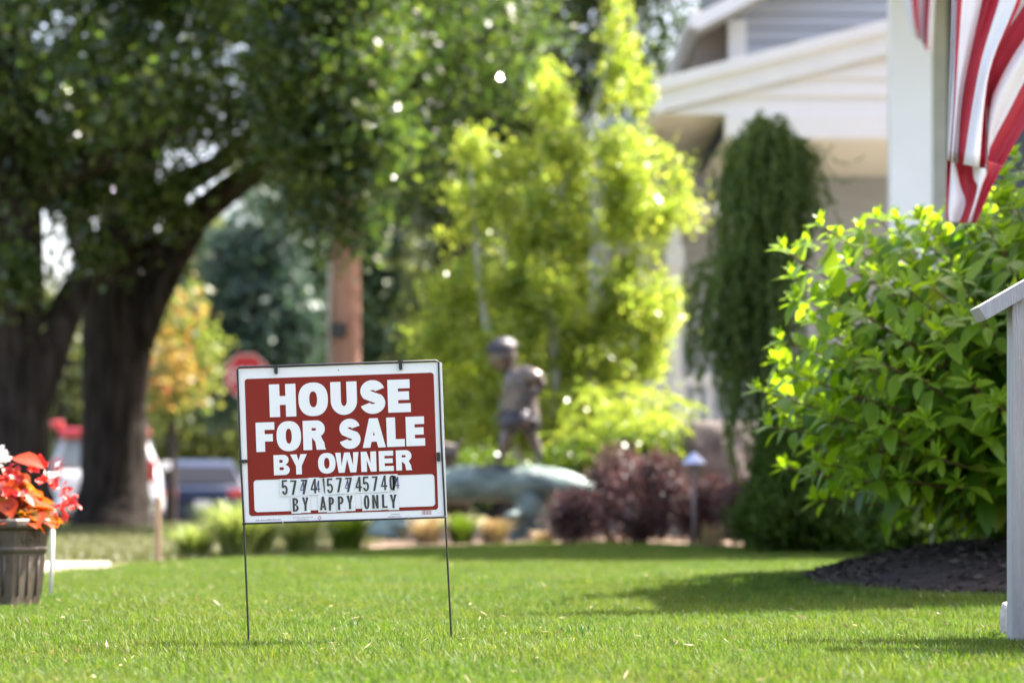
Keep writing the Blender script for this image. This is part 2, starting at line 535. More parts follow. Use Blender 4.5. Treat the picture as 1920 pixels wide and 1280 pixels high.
def nrm(v):
    return v / np.maximum(np.linalg.norm(v, axis=1, keepdims=True), 1e-6)


T = rand_unit(nc)
T[:, 2] *= 0.35
T = nrm(T)
B = nrm(np.cross(T, rand_unit(nc)))
v, f = quads(np.stack([X, Y, Z + 0.006], -1), T, B, RNG.uniform(0.02, 0.075, nc), RNG.uniform(0.008, 0.02, nc))
M['chip'] = leaf_mat('mulch_chip', [(0.010, 0.007, 0.006), (0.02, 0.013, 0.011), (0.035, 0.024, 0.02), (0.09, 0.07, 0.06)], (0.2, 0.2, 0.2), 0.02, 0.8)
chips = link('mulch_chips', mesh_np('mulch_chips', v, f), M['chip'], None, 'stuff')
chips['label'] = 'dark bark chips scattered over the mulch mound'


# ------------------------------------------------------------------ grass (tufts instanced on points; uncountable)
def tuft_mesh(name, nb, half, h0, h1, w0, w1, m, lean=0.5):
    x = RNG.uniform(-half, half, nb)
    y = RNG.uniform(-half, half, nb)
    h = RNG.uniform(h0, h1, nb) * (1 + 0.5 * (RNG.uniform(0, 1, nb) > 0.965))
    an = RNG.uniform(0, 2 * np.pi, nb)
    d = np.stack([np.cos(an), np.sin(an), np.zeros(nb)], -1)
    s = np.stack([-np.sin(an + RNG.uniform(-.8, .8, nb)), np.cos(an), np.zeros(nb)], -1)
    s = nrm(s)
    wd = RNG.uniform(w0, w1, nb)[:, None] * 0.5
    ln = (RNG.uniform(0.05, lean, nb) * h)[:, None]
    base = np.stack([x, y, np.zeros(nb) - 0.004], -1)
    up = np.array([0, 0, 1.0])
    mid = base + d * ln * 0.3 + up * (h * 0.55)[:, None]
    tip = base + d * ln * 1.1 + up * (h * RNG.uniform(0.86, 1.0, nb))[:, None]
    v = np.stack([base - s * wd, base + s * wd, mid + s * wd * 0.9, mid - s * wd * 0.9, tip], 1).reshape(-1, 3)
    i = np.arange(nb)[:, None] * 5
    fq = np.concatenate([i + np.array([[0, 1, 2]]), i + np.array([[0, 2, 3]]), i + np.array([[3, 2, 4]])], 0)
    me = mesh_np(name, v, fq)
    me.materials.append(m)
    return me


def scatter(name, P, rz, sc, ix, meshes, label):
    col = bpy.data.collections.new(name + '_tufts')
    for k, me in enumerate(meshes):
        o = bpy.data.objects.new('tuft_%02d' % k, me)
        col.objects.link(o)
    me = bpy.data.meshes.new(name)
    me.vertices.add(len(P))
    me.vertices.foreach_set('co', np.asarray(P, dtype=np.float32).ravel())
    for an, ty, val in (('rz', 'FLOAT', rz), ('sc', 'FLOAT', sc), ('ix', 'INT', ix)):
        at = me.attributes.new(an, ty, 'POINT')
        at.data.foreach_set('value', np.asarray(val, dtype=np.int32 if ty == 'INT' else np.float32))
    o = link(name, me, None, None, 'stuff')
    o['label'] = label
    g = bpy.data.node_groups.new(name, 'GeometryNodeTree')
    g.interface.new_socket('Geometry', in_out='INPUT', socket_type='NodeSocketGeometry')
    g.interface.new_socket('Geometry', in_out='OUTPUT', socket_type='NodeSocketGeometry')
    N = g.nodes
    gi, go = N.new('NodeGroupInput'), N.new('NodeGroupOutput')
    ip = N.new('GeometryNodeInstanceOnPoints')
    ci = N.new('GeometryNodeCollectionInfo')
    ci.inputs['Collection'].default_value = col
    ci.inputs['Separate Children'].default_value = True
    ci.inputs['Reset Children'].default_value = True
    ip.inputs['Pick Instance'].default_value = True

    def attr(nm, ty):
        a = N.new('GeometryNodeInputNamedAttribute')
        a.data_type = ty
        a.inputs[0].default_value = nm
        return [s for s in a.outputs if s.enabled and s.name == 'Attribute'][0]
    cx = N.new('ShaderNodeCombineXYZ')
    er = N.new('FunctionNodeEulerToRotation')
    g.links.new(attr('rz', 'FLOAT'), cx.inputs[2])
    g.links.new(cx.outputs[0], er.inputs[0])
    g.links.new(gi.outputs[0], ip.inputs['Points'])
    g.links.new(ci.outputs[0], ip.inputs['Instance'])
    g.links.new(attr('ix', 'INT'), ip.inputs['Instance Index'])
    g.links.new(er.outputs[0], ip.inputs['Rotation'])
    g.links.new(attr('sc', 'FLOAT'), ip.inputs['Scale'])
    g.links.new(ip.outputs[0], go.inputs[0])
    md = o.modifiers.new('tufts', 'NODES')
    md.node_group = g
    return o


near_t = [tuft_mesh('grass_tuft', 1050, 0.13, 0.017, 0.036, 0.0014, 0.0027, M['grass'], 0.62) for _ in range(6)]
near_t += [tuft_mesh('grass_tuft_stray', 60, 0.12, 0.030, 0.054, 0.0016, 0.0030, M['grass'], 0.9), tuft_mesh('grass_tuft_clump', 90, 0.05, 0.022, 0.048, 0.0026, 0.0044, M['clump'], 1.1)]
sp = 0.2
gx, gy = np.meshgrid(np.arange(-8, 8, sp), np.arange(4.2, 23.2, sp))
gx = (gx + RNG.uniform(-.05, .05, gx.shape)).ravel()
gy = (gy + RNG.uniform(-.05, .05, gy.shape)).ravel()
k = (np.abs(gx) < gy * 0.192 + 2.4) & (gy < far_edge(gx) - 0.08) & ~in_mulch(gx, gy)
gx, gy = gx[k], gy[k]
P = np.stack([gx, gy, gz(gx, gy)], -1)
base_ix = RNG.integers(0, 6, len(P))
xt = RNG.uniform(0, 1, len(P))
ex = np.concatenate([P[xt < .15], P[xt > .97] + RNG.uniform(-.1, .1, (int((xt > .97).sum()), 3)) * np.array([1, 1, 0])])
exi = np.concatenate([np.full(int((xt < .15).sum()), 6), np.full(int((xt > .97).sum()), 7)])
P = np.concatenate([P, ex])
base_ix = np.concatenate([base_ix, exi])
scatter('lawn_grass', P, RNG.uniform(0, 6.28, len(P)), RNG.uniform(0.75, 1.2, len(P)), base_ix, near_t,
        'bright green mown grass blades covering the lawn')
ndl = 1500
X = RNG.uniform(-3, 3, ndl)
Y = RNG.uniform(5.2, 16, ndl)
k = (np.abs(X) < Y * 0.192 + 1) & (Y < far_edge(X) - .2) & ~in_mulch(X, Y)
X, Y = X[k], Y[k]
T = rand_unit(len(X))
T[:, 2] *= 0.5
T = nrm(T)
v, f = quads(np.stack([X, Y, gz(X, Y) + RNG.uniform(.012, .034, len(X))], -1), T, nrm(np.cross(T, rand_unit(len(X)))), RNG.uniform(.012, .045, len(X)), RNG.uniform(.002, .007, len(X)))
M['litter'] = leaf_mat('dry_clipping', [(0.30, 0.24, 0.10), (0.22, 0.15, 0.06), (0.40, 0.36, 0.20)], (1, 1, 1), 0.3, 0.6)
dl = link('dry_clippings', mesh_np('dry_clippings', v, f), M['litter'], None, 'stuff')
dl['label'] = 'dry straw coloured clippings caught in the lawn'
far_t = [tuft_mesh('verge_tuft', 160, 0.24, 0.03, 0.07, 0.006, 0.010, M['verge_grass'], 0.9) for _ in range(4)]
sp = 0.36
gx, gy = np.meshgrid(np.arange(-13, 1, sp), np.arange(17.1, 43, sp))
gx = (gx + RNG.uniform(-.1, .1, gx.shape)).ravel()
gy = (gy + RNG.uniform(-.1, .1, gy.shape)).ravel()
k = (np.abs(gx) < gy * 0.192 + 1.6) & (gy > far_edge(gx) + 0.1) & ((gy > 17.1) | (gx > -1.95)) & (gx < -1.2)
gx, gy = gx[k], gy[k]
P = np.stack([gx, gy, gz(gx, gy) - 0.012], -1)
scatter('verge_grass', P, RNG.uniform(0, 6.28, len(P)), RNG.uniform(0.8, 1.2, len(P)), RNG.integers(0, 4, len(P)), far_t,
        'pale yellowish grass beyond the walk around the tree bases')


# ------------------------------------------------------------------ foliage builders
def leaf_cloud(blobs, n_cl, per, clr, size, up=0.5, shell=0.35):
    """blobs: (cx,cy,cz,rx,ry,rz[,weight]); clusters of rhombic leaves inside them"""
    wts = np.array([(b[6] if len(b) > 6 else b[3] * b[4] * b[5]) for b in blobs], dtype=float)
    wts /= wts.sum()
    idx = RNG.choice(len(blobs), n_cl, p=wts)
    bl = np.array([b[:6] for b in blobs])[idx]
    u = rand_unit(n_cl) * (RNG.uniform(shell ** 3, 1, n_cl) ** (1 / 3))[:, None]
    cc = bl[:, :3] + u * bl[:, 3:6]
    C = np.repeat(cc, per, 0) + RNG.normal(size=(n_cl * per, 3)) * (clr * RNG.uniform(0.5, 1.1, (n_cl, 1))).repeat(per, 0)
    N = len(C)
    nr = nrm(rand_unit(N) + np.array([0, 0, up]))
    T = nrm(np.cross(nr, rand_unit(N)))
    B = np.cross(nr, T)
    L = RNG.uniform(size * 0.7, size * 1.3, N)
    return quads(C, T, B, L, L * RNG.uniform(0.5, 0.75, N))


def px_blob(x, y, rx, ry, D, rd, wt=None):
    c = W(x, y, D)
    b = (c.x, c.y, c.z, rx / F * D, rd, ry / F * D)
    return b + ((wt,) if wt is not None else ())


def tree(name, label, cat, base, trunk_tubes, trunk_mat, blobs, n_cl, per, clr, size, lm, up=0.5, group=None, noise=0.05, shell=0.35, seg=12):
    t = thing(name, label, cat, base, group)
    mb = MB()
    for pts, rad in trunk_tubes:
        mb.tube(spline(pts, 4), lerp_list(rad, 4), seg, noise)
    part('trunk', mb.mesh('trunk'), trunk_mat, t, True)
    v, f = leaf_cloud(blobs, n_cl, per, clr, size, up, shell)
    part('crown', mesh_np('crown', v, f), lm, t)
    return t


# ------------------------------------------------------------------ neighbour's gabled house (D 28-36)
def siding_wall(parent, poly_x, z0, z1, y, m, pitch=0.16, xlim=None):
    """lap boards facing -Y between x limits given by poly_x(z) -> (xa, xb)"""
    z = z0
    shared = {}
    while z < z1 - 0.02:
        xa, xb = poly_x(z)
        xa2, xb2 = poly_x(min(z + pitch, z1))
        if xb - xa > 0.05:
            key = (round(xa, 3), round(xb, 3), round(xa2, 3), round(xb2, 3), m.name)
            if key not in shared:
                h = min(pitch, z1 - z)
                b = MB()
                vs = [(xa, -0.042, 0), (xb, -0.042, 0), (xb2, -0.006, h + 0.015), (xa2, -0.006, h + 0.015),
                      (xa, 0.0, 0), (xb, 0.0, 0), (xb2, 0.0, h + 0.015), (xa2, 0.0, h + 0.015)]
                b.add(vs, [(0, 1, 2, 3), (4, 7, 6, 5), (0, 4, 5, 1), (1, 5, 6, 2), (2, 6, 7, 3), (3, 7, 4, 0)])
                me = b.mesh('siding_board')
                me.materials.append(m)
                shared[key] = me
            o = bpy.data.objects.new('siding_board', shared[key])
            COL.objects.link(o)
            o.parent = parent
            o.location = Vector((0, y, z)) - parent.location
        z += pitch


gh = thing('gabled_house', 'pale grey house with white gabled porch and lap siding behind the weeping conifer', 'house', (3.0, 31.5, 0))
# back wall of the porch and of the upper storey
DW = 31.5
xl_up = W(1380, 0, DW).x
mb = MB()
mb.box(xl_up + 0.01, 9.5, DW + 0.002, DW + 6.5, 0, 7.6)
mb2 = MB()
part('wall', mb.mesh('wall'), M['siding'], gh)
siding_wall(gh, lambda z: (xl_up + 0.02, 9.5), 0.15, 7.4, DW, M['siding'], 0.165)
# left side wing wall (lower storey goes further left)
xl_low = W(1130, 0, DW).x
mb = MB()
mb.box(xl_low, xl_up + 0.004, DW + 0.02, DW + 5, 0, 4.9)
part('wing_wall', mb.mesh('wing_wall'), M['siding'], gh)
siding_wall(gh, lambda z: (xl_low, xl_up - 0.09), 0.15, 4.36, DW + 0.012, M['siding'], 0.165)
# corner post
cx0, cx1 = W(1364, 0, DW).x, W(1398, 0, DW).x
mb = MB()
mb.box(cx0, cx1, DW - 0.10, DW - 0.03, 3.4, 6.0)
part('corner_board', mb.mesh('corner_board', 0.006), M['white'], gh)
# block left of the upper corner, the recess shade put into its brown
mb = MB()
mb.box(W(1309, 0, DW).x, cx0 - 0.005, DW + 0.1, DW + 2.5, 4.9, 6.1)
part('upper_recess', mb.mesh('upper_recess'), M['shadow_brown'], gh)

# upper rake (steep) with roof slab
DU = 30.9


def rake(x0, ytop0, x1, ytop1, th0, D, depth, m):
    """sloping fascia board from photo points (top edge) with thickness th0 px"""
    a, b = W(x0, ytop0, D), W(x1, ytop1, D)
    c, d = W(x1, ytop1 + th0, D), W(x0, ytop0 + th0, D)
    mb = MB()
    mb.prism([(a.x, a.z), (b.x, b.z), (c.x, c.z), (d.x, d.z)], 'y', D, D + depth)
    return mb.mesh('rake', 0.004)


part('rake_board', rake(1304, 28, 1700, -184, 30, DU, 0.05, M['white']), M['white'], gh)
a, b = W(1306, 36, DU), W(1700, -176, DU)
mb = MB()
mb.prism([(a.x, a.z), (b.x, b.z), (b.x, b.z + 0.10), (a.x, a.z + 0.10)], 'y', DU + 0.055, DU + 7)
part('roof', mb.mesh('roof', 0.004), M['shingle'], gh)
mb = MB()
mb.box(a.x - 0.10, a.x + 0.03, DU - 0.01, DU + 6.9, a.z - 0.10, a.z + 0.11)
part('gutter', mb.mesh('gutter', 0.02), M['white'], gh)
mb = MB()
a, b = W(1308, 56, DU), W(1700, -154, DU)
mb.prism([(a.x, a.z), (b.x, b.z), (b.x, b.z + 0.02), (a.x, a.z + 0.02)], 'y', DU + 0.052, DW + 2)
part('soffit', mb.mesh('soffit'), M['ceiling'], gh)

# porch gable in front: rake boards, roof, gable siding, beam, ceiling
DG = 28.0
part('rake_board', rake(1230, 172, 1716, 48, 40, DG, 0.045, M['white']), M['white'], gh)
part('drip_edge', rake(1226, 149, 1716, 24, 23, DG - 0.06, 0.11, M['white']), M['white'], gh)
a, b = W(1228, 156, DG), W(1716, 31, DG)
px2, pz2 = 2 * b.x - a.x, a.z
mb = MB()
mb.prism([(a.x, a.z - .03), (b.x, b.z - .03), (px2, pz2 - .03), (px2, pz2 + 0.0), (b.x, b.z + 0.0), (a.x, a.z + 0.0)], 'y', DG + 0.055, DW - 0.05)
part('porch_roof', mb.mesh('porch_roof', 0.003), M['shingle'], gh)
s0, s1 = W(1240, 210, DG), W(1716, 88, DG)
slope = (s1.z - s0.z) / (s1.x - s0.x)
zb = W(0, 213, DG).z


def gable_x(z):
    xa = s0.x + max(0, (z - s0.z) / slope)
    return (xa, max(xa, 2 * s1.x - xa))


siding_wall(gh, gable_x, zb, s1.z - 0.02, DG + 0.09, M['bounce_siding'], 0.19)
mb = MB()
bx = W(1361, 0, DG).x
mb.box(bx, 2 * s1.x - bx, DG + 0.02, DG + 0.30, W(0, 259, DG).z, zb - 0.003)
part('porch_beam', mb.mesh('porch_beam', 0.008), M['white'], gh)
mb = MB()
mb.box(bx + 0.01, 7.4, DG + 0.31, DW - 0.03, W(0, 257, DG).z, W(0, 257, DG).z + 0.03)
mb.box(s0.x, bx + 0.005, DG + 0.115, DW - 0.03, zb + 0.004, zb + 0.03)
part('porch_ceiling', mb.mesh('porch_ceiling'), M['ceiling'], gh)
mb = MB()
mb.box(s0.x - 0.10, s0.x + 0.02, DG - 0.02, DG + 2.9, s0.z - 0.02, s0.z + 0.10)
part('gutter', mb.mesh('gutter', 0.02), M['white'], gh)
mb = MB()
px_ = W(1690, 0, DG).x + 1.6
mb.box(px_, px_ + 0.2, DG + 0.05, DG + 0.25, 0, W(0, 259, DG).z)
part('porch_post', mb.mesh('porch_post', 0.01), M['white'], gh)
# lower side porch at left: fascia, ceiling, post
DL = 29.0
l0, l1 = W(1165, 0, DL).x, W(1352, 0, DL).x
mb = MB()
mb.box(l0, l1, DL, DL + 0.06, W(0, 402, DL).z, W(0, 378, DL).z)
part('fascia_board', mb.mesh('fascia_board', 0.006), M['white'], gh)
mb = MB()
mb.box(l0, l1, DL + 0.062, DW - 0.03, W(0, 400, DL).z, W(0, 398, DL).z)
part('side_porch_ceiling', mb.mesh('side_porch_ceiling'), M['ceiling'], gh)
mb = MB()
mb.box(l0 - 0.05, l1 + 0.05, DL - 0.05, DW - 0.04, W(0, 377, DL).z, W(0, 374, DL).z)
part('side_porch_roof', mb.mesh('side_porch_roof'), M['shingle'], gh)
for xx in (1185, 1256):
    mb = MB()
    q = W(xx, 0, DL).x
    mb.box(q, q + 0.13, DL + 0.08, DL + 0.21, 0, W(0, 403, DL).z)
    mb.box(q - 0.03, q + 0.16, DL + 0.05, DL + 0.24, W(0, 500, DL).z, W(0, 462, DL).z)
    part('side_porch_post', mb.mesh('side_porch_post', 0.006), M['white'], gh)
# porch railing of the side porch
mb = MB()
mb.box(l0 - 0.2, l1, DL + 0.10, DL + 0.17, W(0, 722, DL).z, W(0, 700, DL).z)
mb.box(l0 - 0.2, l1, DL + 0.11, DL + 0.16, W(0, 812, DL).z, W(0, 800, DL).z)
part('porch_rail', mb.mesh('porch_rail', 0.006), M['white'], gh)
bal = MB()
bal.box(-0.025, 0.025, -0.02, 0.02, W(0, 800, DL).z, W(0, 722, DL).z)
bal_me = bal.mesh('baluster')
bal_me.materials.append(M['white'])
nb_ = int((l1 - l0 + 0.2) / 0.14)
for i in range(nb_):
    o = bpy.data.objects.new('baluster', bal_me)
    COL.objects.link(o)
    o.parent = gh
    o.location = Vector((l0 - 0.15 + i * 0.14, DL + 0.135, 0)) - gh.location

# ------------------------------------------------------------------ slate house with the big white column (D 19-25)
sh = thing('slate_house', 'dark slate blue house with tall white porch column behind the hanging flag', 'house', (4.5, 21, 0))
xw = W(1752, 0, 21).x
mb = MB()
mb.prism([(xw, 21.0), (8.5, 21.0), (8.5, 23.8), (xw * 23.8 / 21.0 + .03, 23.8)], 'z', 0, 8.0)
part('wall', mb.mesh('wall'), M['slate'], sh)
mb = MB()
mb.box(W(1745, 0, 20.9).x, W(1776, 0, 20.9).x, 20.90, 20.97, 0, 4.45)
part('corner_board', mb.mesh('corner_board', 0.004), M['trim_grey'], sh)
mb = MB()
c0, c1 = W(1669, 0, 19.4).x, W(1748, 0, 19.4).x
mb.box(c0, c1, 19.4, 19.54, 0.0, 4.45)
mb.box(c0 - 0.04, c1 + 0.04, 19.36, 19.58, 0.0, 0.25)
mb.box(c0 - 0.04, c1 + 0.04, 19.36, 19.58, 4.25, 4.452)
part('porch_column', mb.mesh('porch_column', 0.008), M['white'], sh)
mb = MB()
mb.box(2.45, 8.8, 18.35, 20.99, 4.46, 4.75)
part('porch_roof', mb.mesh('porch_roof', 0.01), M['white'], sh)
mb = MB()
mb.prism([(3.05, 8.01), (9.0, 8.01), (6.0, 10.0)], 'y', 20.6, 24.0)
part('roof', mb.mesh('roof', 0.01), M['shingle'], sh)
mb = MB()
mb.box(2.75, 8.5, 19.2, 20.985, 0.0, 0.35)
part('porch_floor', mb.mesh('porch_floor', 0.01), M['trim_grey'], sh)

# ------------------------------------------------------------------ unseen shelter added to shade the bush; it also carries the flag
stp = thing('shade_shelter', 'unseen shelter added past the right edge to shade the hydrangea', 'porch', (3.6, 12, 0))
mb = MB()
mb.box(2.53, 5.5, 10.75, 12.3, 3.0, 3.2)
part('roof', mb.mesh('roof', 0.01), M['shingle'], stp)
for yy in (10.9, 12.1):
    mb = MB()
    mb.box(2.62, 2.74, yy, yy + 0.12, 0, 3.0)
    part('post', mb.mesh('post', 0.006), M['white'], stp)

# ------------------------------------------------------------------ big old trees at left
tA = W(20, 990, 31)
tA.z = 0
treeA = tree('maple_tree', 'massive dark trunked shade tree at the left edge behind the flower planter', 'tree', tA,
             [([W(10, 1012, 31), W(14, 950, 31), W(16, 860, 31), W(18, 700, 31), W(10, 520, 31), W(16, 300, 31), W(20, 100, 31), W(10, -300, 31)],
               [0.70, 0.56, 0.49, 0.46, 0.44, 0.36, 0.28, 0.12]),
              ([W(40, 800, 31), W(78, 690, 31.0), W(120, 590, 31.2), W(165, 500, 31.4), W(205, 430, 31.6)], [0.28, 0.26, 0.20, 0.17, 0.13]),
              ([W(20, 420, 31), W(110, 340, 30.6), W(230, 290, 30.2), W(340, 240, 29.8)], [0.16, 0.13, 0.09, 0.04]),
              ([W(5, 250, 31), W(80, 130, 31), W(180, 20, 31), W(260, -80, 31)], [0.15, 0.10, 0.07, 0.04])],
             M['bark'],
             [px_blob(60, 120, 220, 170, 30.5, 2.2), px_blob(-120, 220, 180, 230, 31, 2), px_blob(220, 180, 190, 120, 30, 2), px_blob(100, -200, 400, 220, 31, 3),
              px_blob(30, 380, 60, 60, 30, 0.8), px_blob(20, 520, 50, 30, 30, 0.4, 0.25), px_blob(140, 330, 75, 50, 31, 0.7, 2.2), px_blob(170, 470, 30, 40, 31, 0.4, 0.25)],
             900, 42, 0.22, 0.105, M['maple'], 0.5, 'big shade trees at left', 0.06)
tB = W(215, 985, 33)
tB.z = 0
treeB = tree('maple_tree', 'big dark maple with a thick limb reaching right, second trunk from the left edge', 'tree', tB,
             [([W(212, 1000, 33), W(212, 960, 33), W(213, 900, 33), W(215, 760, 33), W(218, 640, 33), W(222, 540, 33), W(238, 430, 33), W(255, 300, 33), W(250, 100, 33), W(270, -200, 33)],
               [0.66, 0.50, 0.43, 0.40, 0.43, 0.44, 0.36, 0.27, 0.22, 0.10]),
              ([W(240, 600, 33), W(278, 520, 33), W(330, 445, 32.8), W(395, 385, 32.5), W(470, 325, 32.2), W(560, 268, 31.8), W(680, 205, 31.3), W(820, 130, 31), W(960, 40, 31)],
               [0.36, 0.27, 0.21, 0.18, 0.155, 0.13, 0.11, 0.08, 0.05]),
              ([W(262, 640, 32.9), W(300, 560, 32.7), W(335, 490, 32.6), W(365, 430, 32.5)], [0.20, 0.13, 0.12, 0.14]),
              ([W(210, 560, 33.2), W(165, 470, 33.4), W(140, 400, 33.5), W(120, 300, 33.6)], [0.30, 0.22, 0.16, 0.08]),
              ([W(250, 420, 33), W(330, 350, 32.6), W(420, 300, 32), W(520, 200, 31.5)], [0.22, 0.18, 0.12, 0.05]),
              ([W(560, 268, 31.8), W(640, 280, 31), W(720, 300, 30.6)], [0.10, 0.06, 0.03]),
              ([W(470, 325, 32.2), W(545, 250, 30.4), W(620, 200, 28.6), W(690, 150, 28)], [0.12, 0.08, 0.05, 0.02]),
              ([W(470, 325, 32.2), W(540, 180, 32), W(600, 60, 32), W(700, -60, 32)], [0.13, 0.10, 0.07, 0.03])],
             M['bark'],
             [px_blob(430, 130, 260, 150, 32, 2.4), px_blob(700, 130, 220, 150, 31.5, 2.2), px_blob(560, 260, 160, 90, 31, 1.6), px_blob(250, 220, 130, 110, 32.5, 1.8),
              px_blob(650, 330, 90, 70, 31, 1.0), px_blob(470, -150, 520, 200, 32, 3.5), px_blob(900, 60, 160, 140, 31.5, 1.8), px_blob(330, 330, 60, 40, 31.5, 0.8), px_blob(305, 385, 45, 30, 32.2, 0.4, 0.45),
              px_blob(800, 300, 80, 60, 31, 0.8, 0.5), px_blob(570, 380, 50, 50, 31, 0.7, 0.35), px_blob(640, 400, 60, 55, 28.2, 0.5, 0.45), px_blob(640, 270, 130, 70, 28.2, 0.7, 1.4), px_blob(610, 130, 130, 100, 28.2, 0.9, 2.4), px_blob(610, -40, 150, 100, 28.2, 0.9, 2.0)],
             1950, 44, 0.21, 0.102, M['maple'], 0.5, 'big shade trees at left', 0.06)
tC = W(820, 0, 41)
tC.z = -0.05
tree('shade_tree', 'dark leafy tree filling the top centre behind the birch', 'tree', tC,
     [([W(840, 965, 41), W(840, 700, 41), W(850, 400, 41), W(870, 100, 41), W(900, -200, 41)], [0.36, 0.3, 0.26, 0.18, 0.07]),
      ([W(850, 400, 41), W(930, 220, 40.5), W(1050, 60, 40)], [0.18, 0.12, 0.05])],
     M['bark'],
     [px_blob(900, 80, 260, 190, 41, 2.2), px_blob(760, 280, 160, 140, 41, 2.0), px_blob(1180, 70, 130, 150, 42, 1.8), px_blob(900, 320, 150, 160, 41.5, 1.8), px_blob(950, -160, 420, 180, 41, 3),
      px_blob(1000, 250, 180, 150, 42, 1.5)],
     1500, 40, 0.28, 0.125, M['shade_leaf'], 0.5)

# ------------------------------------------------------------------ far trees, each its own
far = [
    ('far_tree', 'blue green conifer with sky showing through, left of the wooden pole', 'conifer', 72, [(470, 560, 90, 160), (540, 640, 70, 140), (420, 700, 70, 110), (520, 420, 60, 60)], 340, (480, 930)),
    ('far_tree', 'dense dark tree just right of the wooden pole', 'far', 66, [(720, 560, 80, 180), (760, 420, 110, 110), (690, 730, 70, 110)], 520, (720, 935)),
    ('far_tree', 'olive green tree seen between the two big trunks', 'far_olive', 78, [(120, 690, 60, 130), (90, 600, 40, 60), (180, 740, 60, 90)], 260, (120, 935)),
    ('far_tree', 'dark green tree behind the stop sign', 'far', 85, [(380, 640, 80, 60), (350, 560, 60, 50), (610, 560, 70, 130), (600, 760, 60, 120)], 420, (590, 930)),
    ('far_tree', 'grey green tree behind the top of the wooden pole', 'far_olive', 90, [(620, 420, 120, 110), (520, 330, 100, 80), (740, 330, 90, 80)], 420, (640, 930)),
    ('far_tree', 'mid green tree standing behind the birch and statue', 'far_olive', 60, [(880, 600, 130, 260), (1050, 620, 160, 280), (830, 800, 100, 130)], 700, (940, 935)),
    ('far_tree', 'low olive tree behind the blue car', 'far_olive', 82, [(390, 790, 100, 70), (330, 830, 80, 60), (460, 800, 80, 70), (395, 480, 60, 60), (440, 560, 40, 60)], 460, (400, 930)),
    ('far_tree', 'dark tree at far left seen past the edge trunk', 'far', 88, [(60, 780, 80, 120), (-60, 600, 120, 260), (110, 860, 80, 60)], 420, (10, 930)),
]
for nm, lb, mk, D, bl, ncl, (bx_, by_) in far:
    base = W(bx_, by_, D)
    base.z = -0.45
    topy = min(b[1] for b in bl)
    tree(nm, lb, 'tree', base, [([base, W(bx_, (by_ + topy) / 2, D), W(bx_ + 10, topy, D)], [0.35, 0.25, 0.08])], M['bark'],
         [px_blob(b[0], b[1], b[2], b[3], D + RNG.uniform(-1, 1), b[2] / F * D) for b in bl], ncl, 26, 0.34, 0.27, M[mk], 0.3, 'trees beyond the street', seg=8)
hb = thing('hedge', 'long clipped dark green hedge across the far side of the street', 'hedge', (-8, 95, -0.45))
v, f = leaf_cloud([(-16, 96, 0.8, 7, 1.2, 1.6), (-6, 96, 0.8, 7, 1.2, 1.6), (4, 96, 0.8, 7, 1.2, 1.7), (14, 96, 0.8, 7, 1.2, 1.6)], 700, 26, 0.4, 0.34, 0.3)
part('foliage', mesh_np('foliage', v, f), M['far'], hb)

wl_b = [(x_, 128 + 4 * math.sin(x_), 1.6 + .8 * math.sin(x_ * .37), 7, 3, 2.6 + .8 * math.sin(x_ * .9)) for x_ in range(-110, 111, 9)]
v, f = leaf_cloud(wl_b, 2600, 22, 0.7, 0.6, 0.3)
wl = link('woodland', mesh_np('woodland', v, f), M['far'], None, 'stuff')
wl['label'] = 'low far off belt of green trees along the horizon'

# autumn maple
base = W(320, 940, 50)
base.z = -0.4
aut = tree('autumn_tree', 'small maple with yellow, orange and red autumn leaves beside the big trunk', 'tree', base,
     [([base, W(322, 760, 50), W(315, 560, 50)], [0.12, 0.08, 0.03])], M['bark'],
     [px_blob(310, 640, 55, 80, 50, 0.7), px_blob(340, 720, 60, 60, 50, 0.7), px_blob(290, 740, 50, 70, 50, 0.6), px_blob(345, 590, 35, 60, 50, 0.4), px_blob(370, 660, 40, 60, 50, .5), px_blob(290, 790, 50, 40, 50, .5)],
     105, 22, 0.22, 0.16, M['autumn'], 0.3, seg=8)
v, f = leaf_cloud([px_blob(322, 685, 32, 32, 49.3, .4), px_blob(360, 700, 26, 20, 49.3, .3), px_blob(352, 585, 26, 26, 49.3, .3), px_blob(290, 620, 22, 40, 49.3, .3), px_blob(310, 745, 26, 14, 49.3, .3)], 22, 22, 0.24, 0.14, 0.3)
part('red_foliage', mesh_np('red_foliage', v, f), M['autumn_red'], aut)

# ------------------------------------------------------------------ utility pole, stop sign
pb = W(645, 990, 30)
up_ = thing('utility_pole', 'reddish brown wooden utility pole rising behind the sale sign', 'pole', (pb.x, 30, 0))
mb = MB()
mb.tube([(pb.x, 30, -0.1), (pb.x, 30, 2.5), (pb.x, 30, 8.5)], [0.196, 0.19, 0.16], 20, 0.012)
part('shaft', mb.mesh('shaft'), M['pole'], up_, True)
mb = MB()
q = W(640, 618, 30)
mb.box(q.x - 0.09, q.x + 0.07, 30 - 0.245, 30 - 0.15, q.z - 0.10, q.z + 0.06)
part('tag_plate', mb.mesh('tag_plate', 0.01), M['black_metal'], up_)
mb = MB()
mb.tube([(pb.x - 0.155, 30 - 0.145, 0), (pb.x - 0.15, 30 - 0.14, 6)], 0.022, 8)
part('conduit', mb.mesh('conduit'), M['galv'], up_, True)
mb = MB()
mb.box(pb.x - 1.2, pb.x + 1.2, 29.70, 29.83, 7.9, 8.02)
part('crossarm', mb.mesh('crossarm', 0.01), M['pole'], up_)


# glyph outlines ----------------------------------------------------
def arc(cx, cy, rx, ry, a0, a1, n=14):
    return [(cx + rx * math.cos(math.radians(a0 + (a1 - a0) * i / n)), cy + ry * math.sin(math.radians(a0 + (a1 - a0) * i / n))) for i in range(n + 1)]


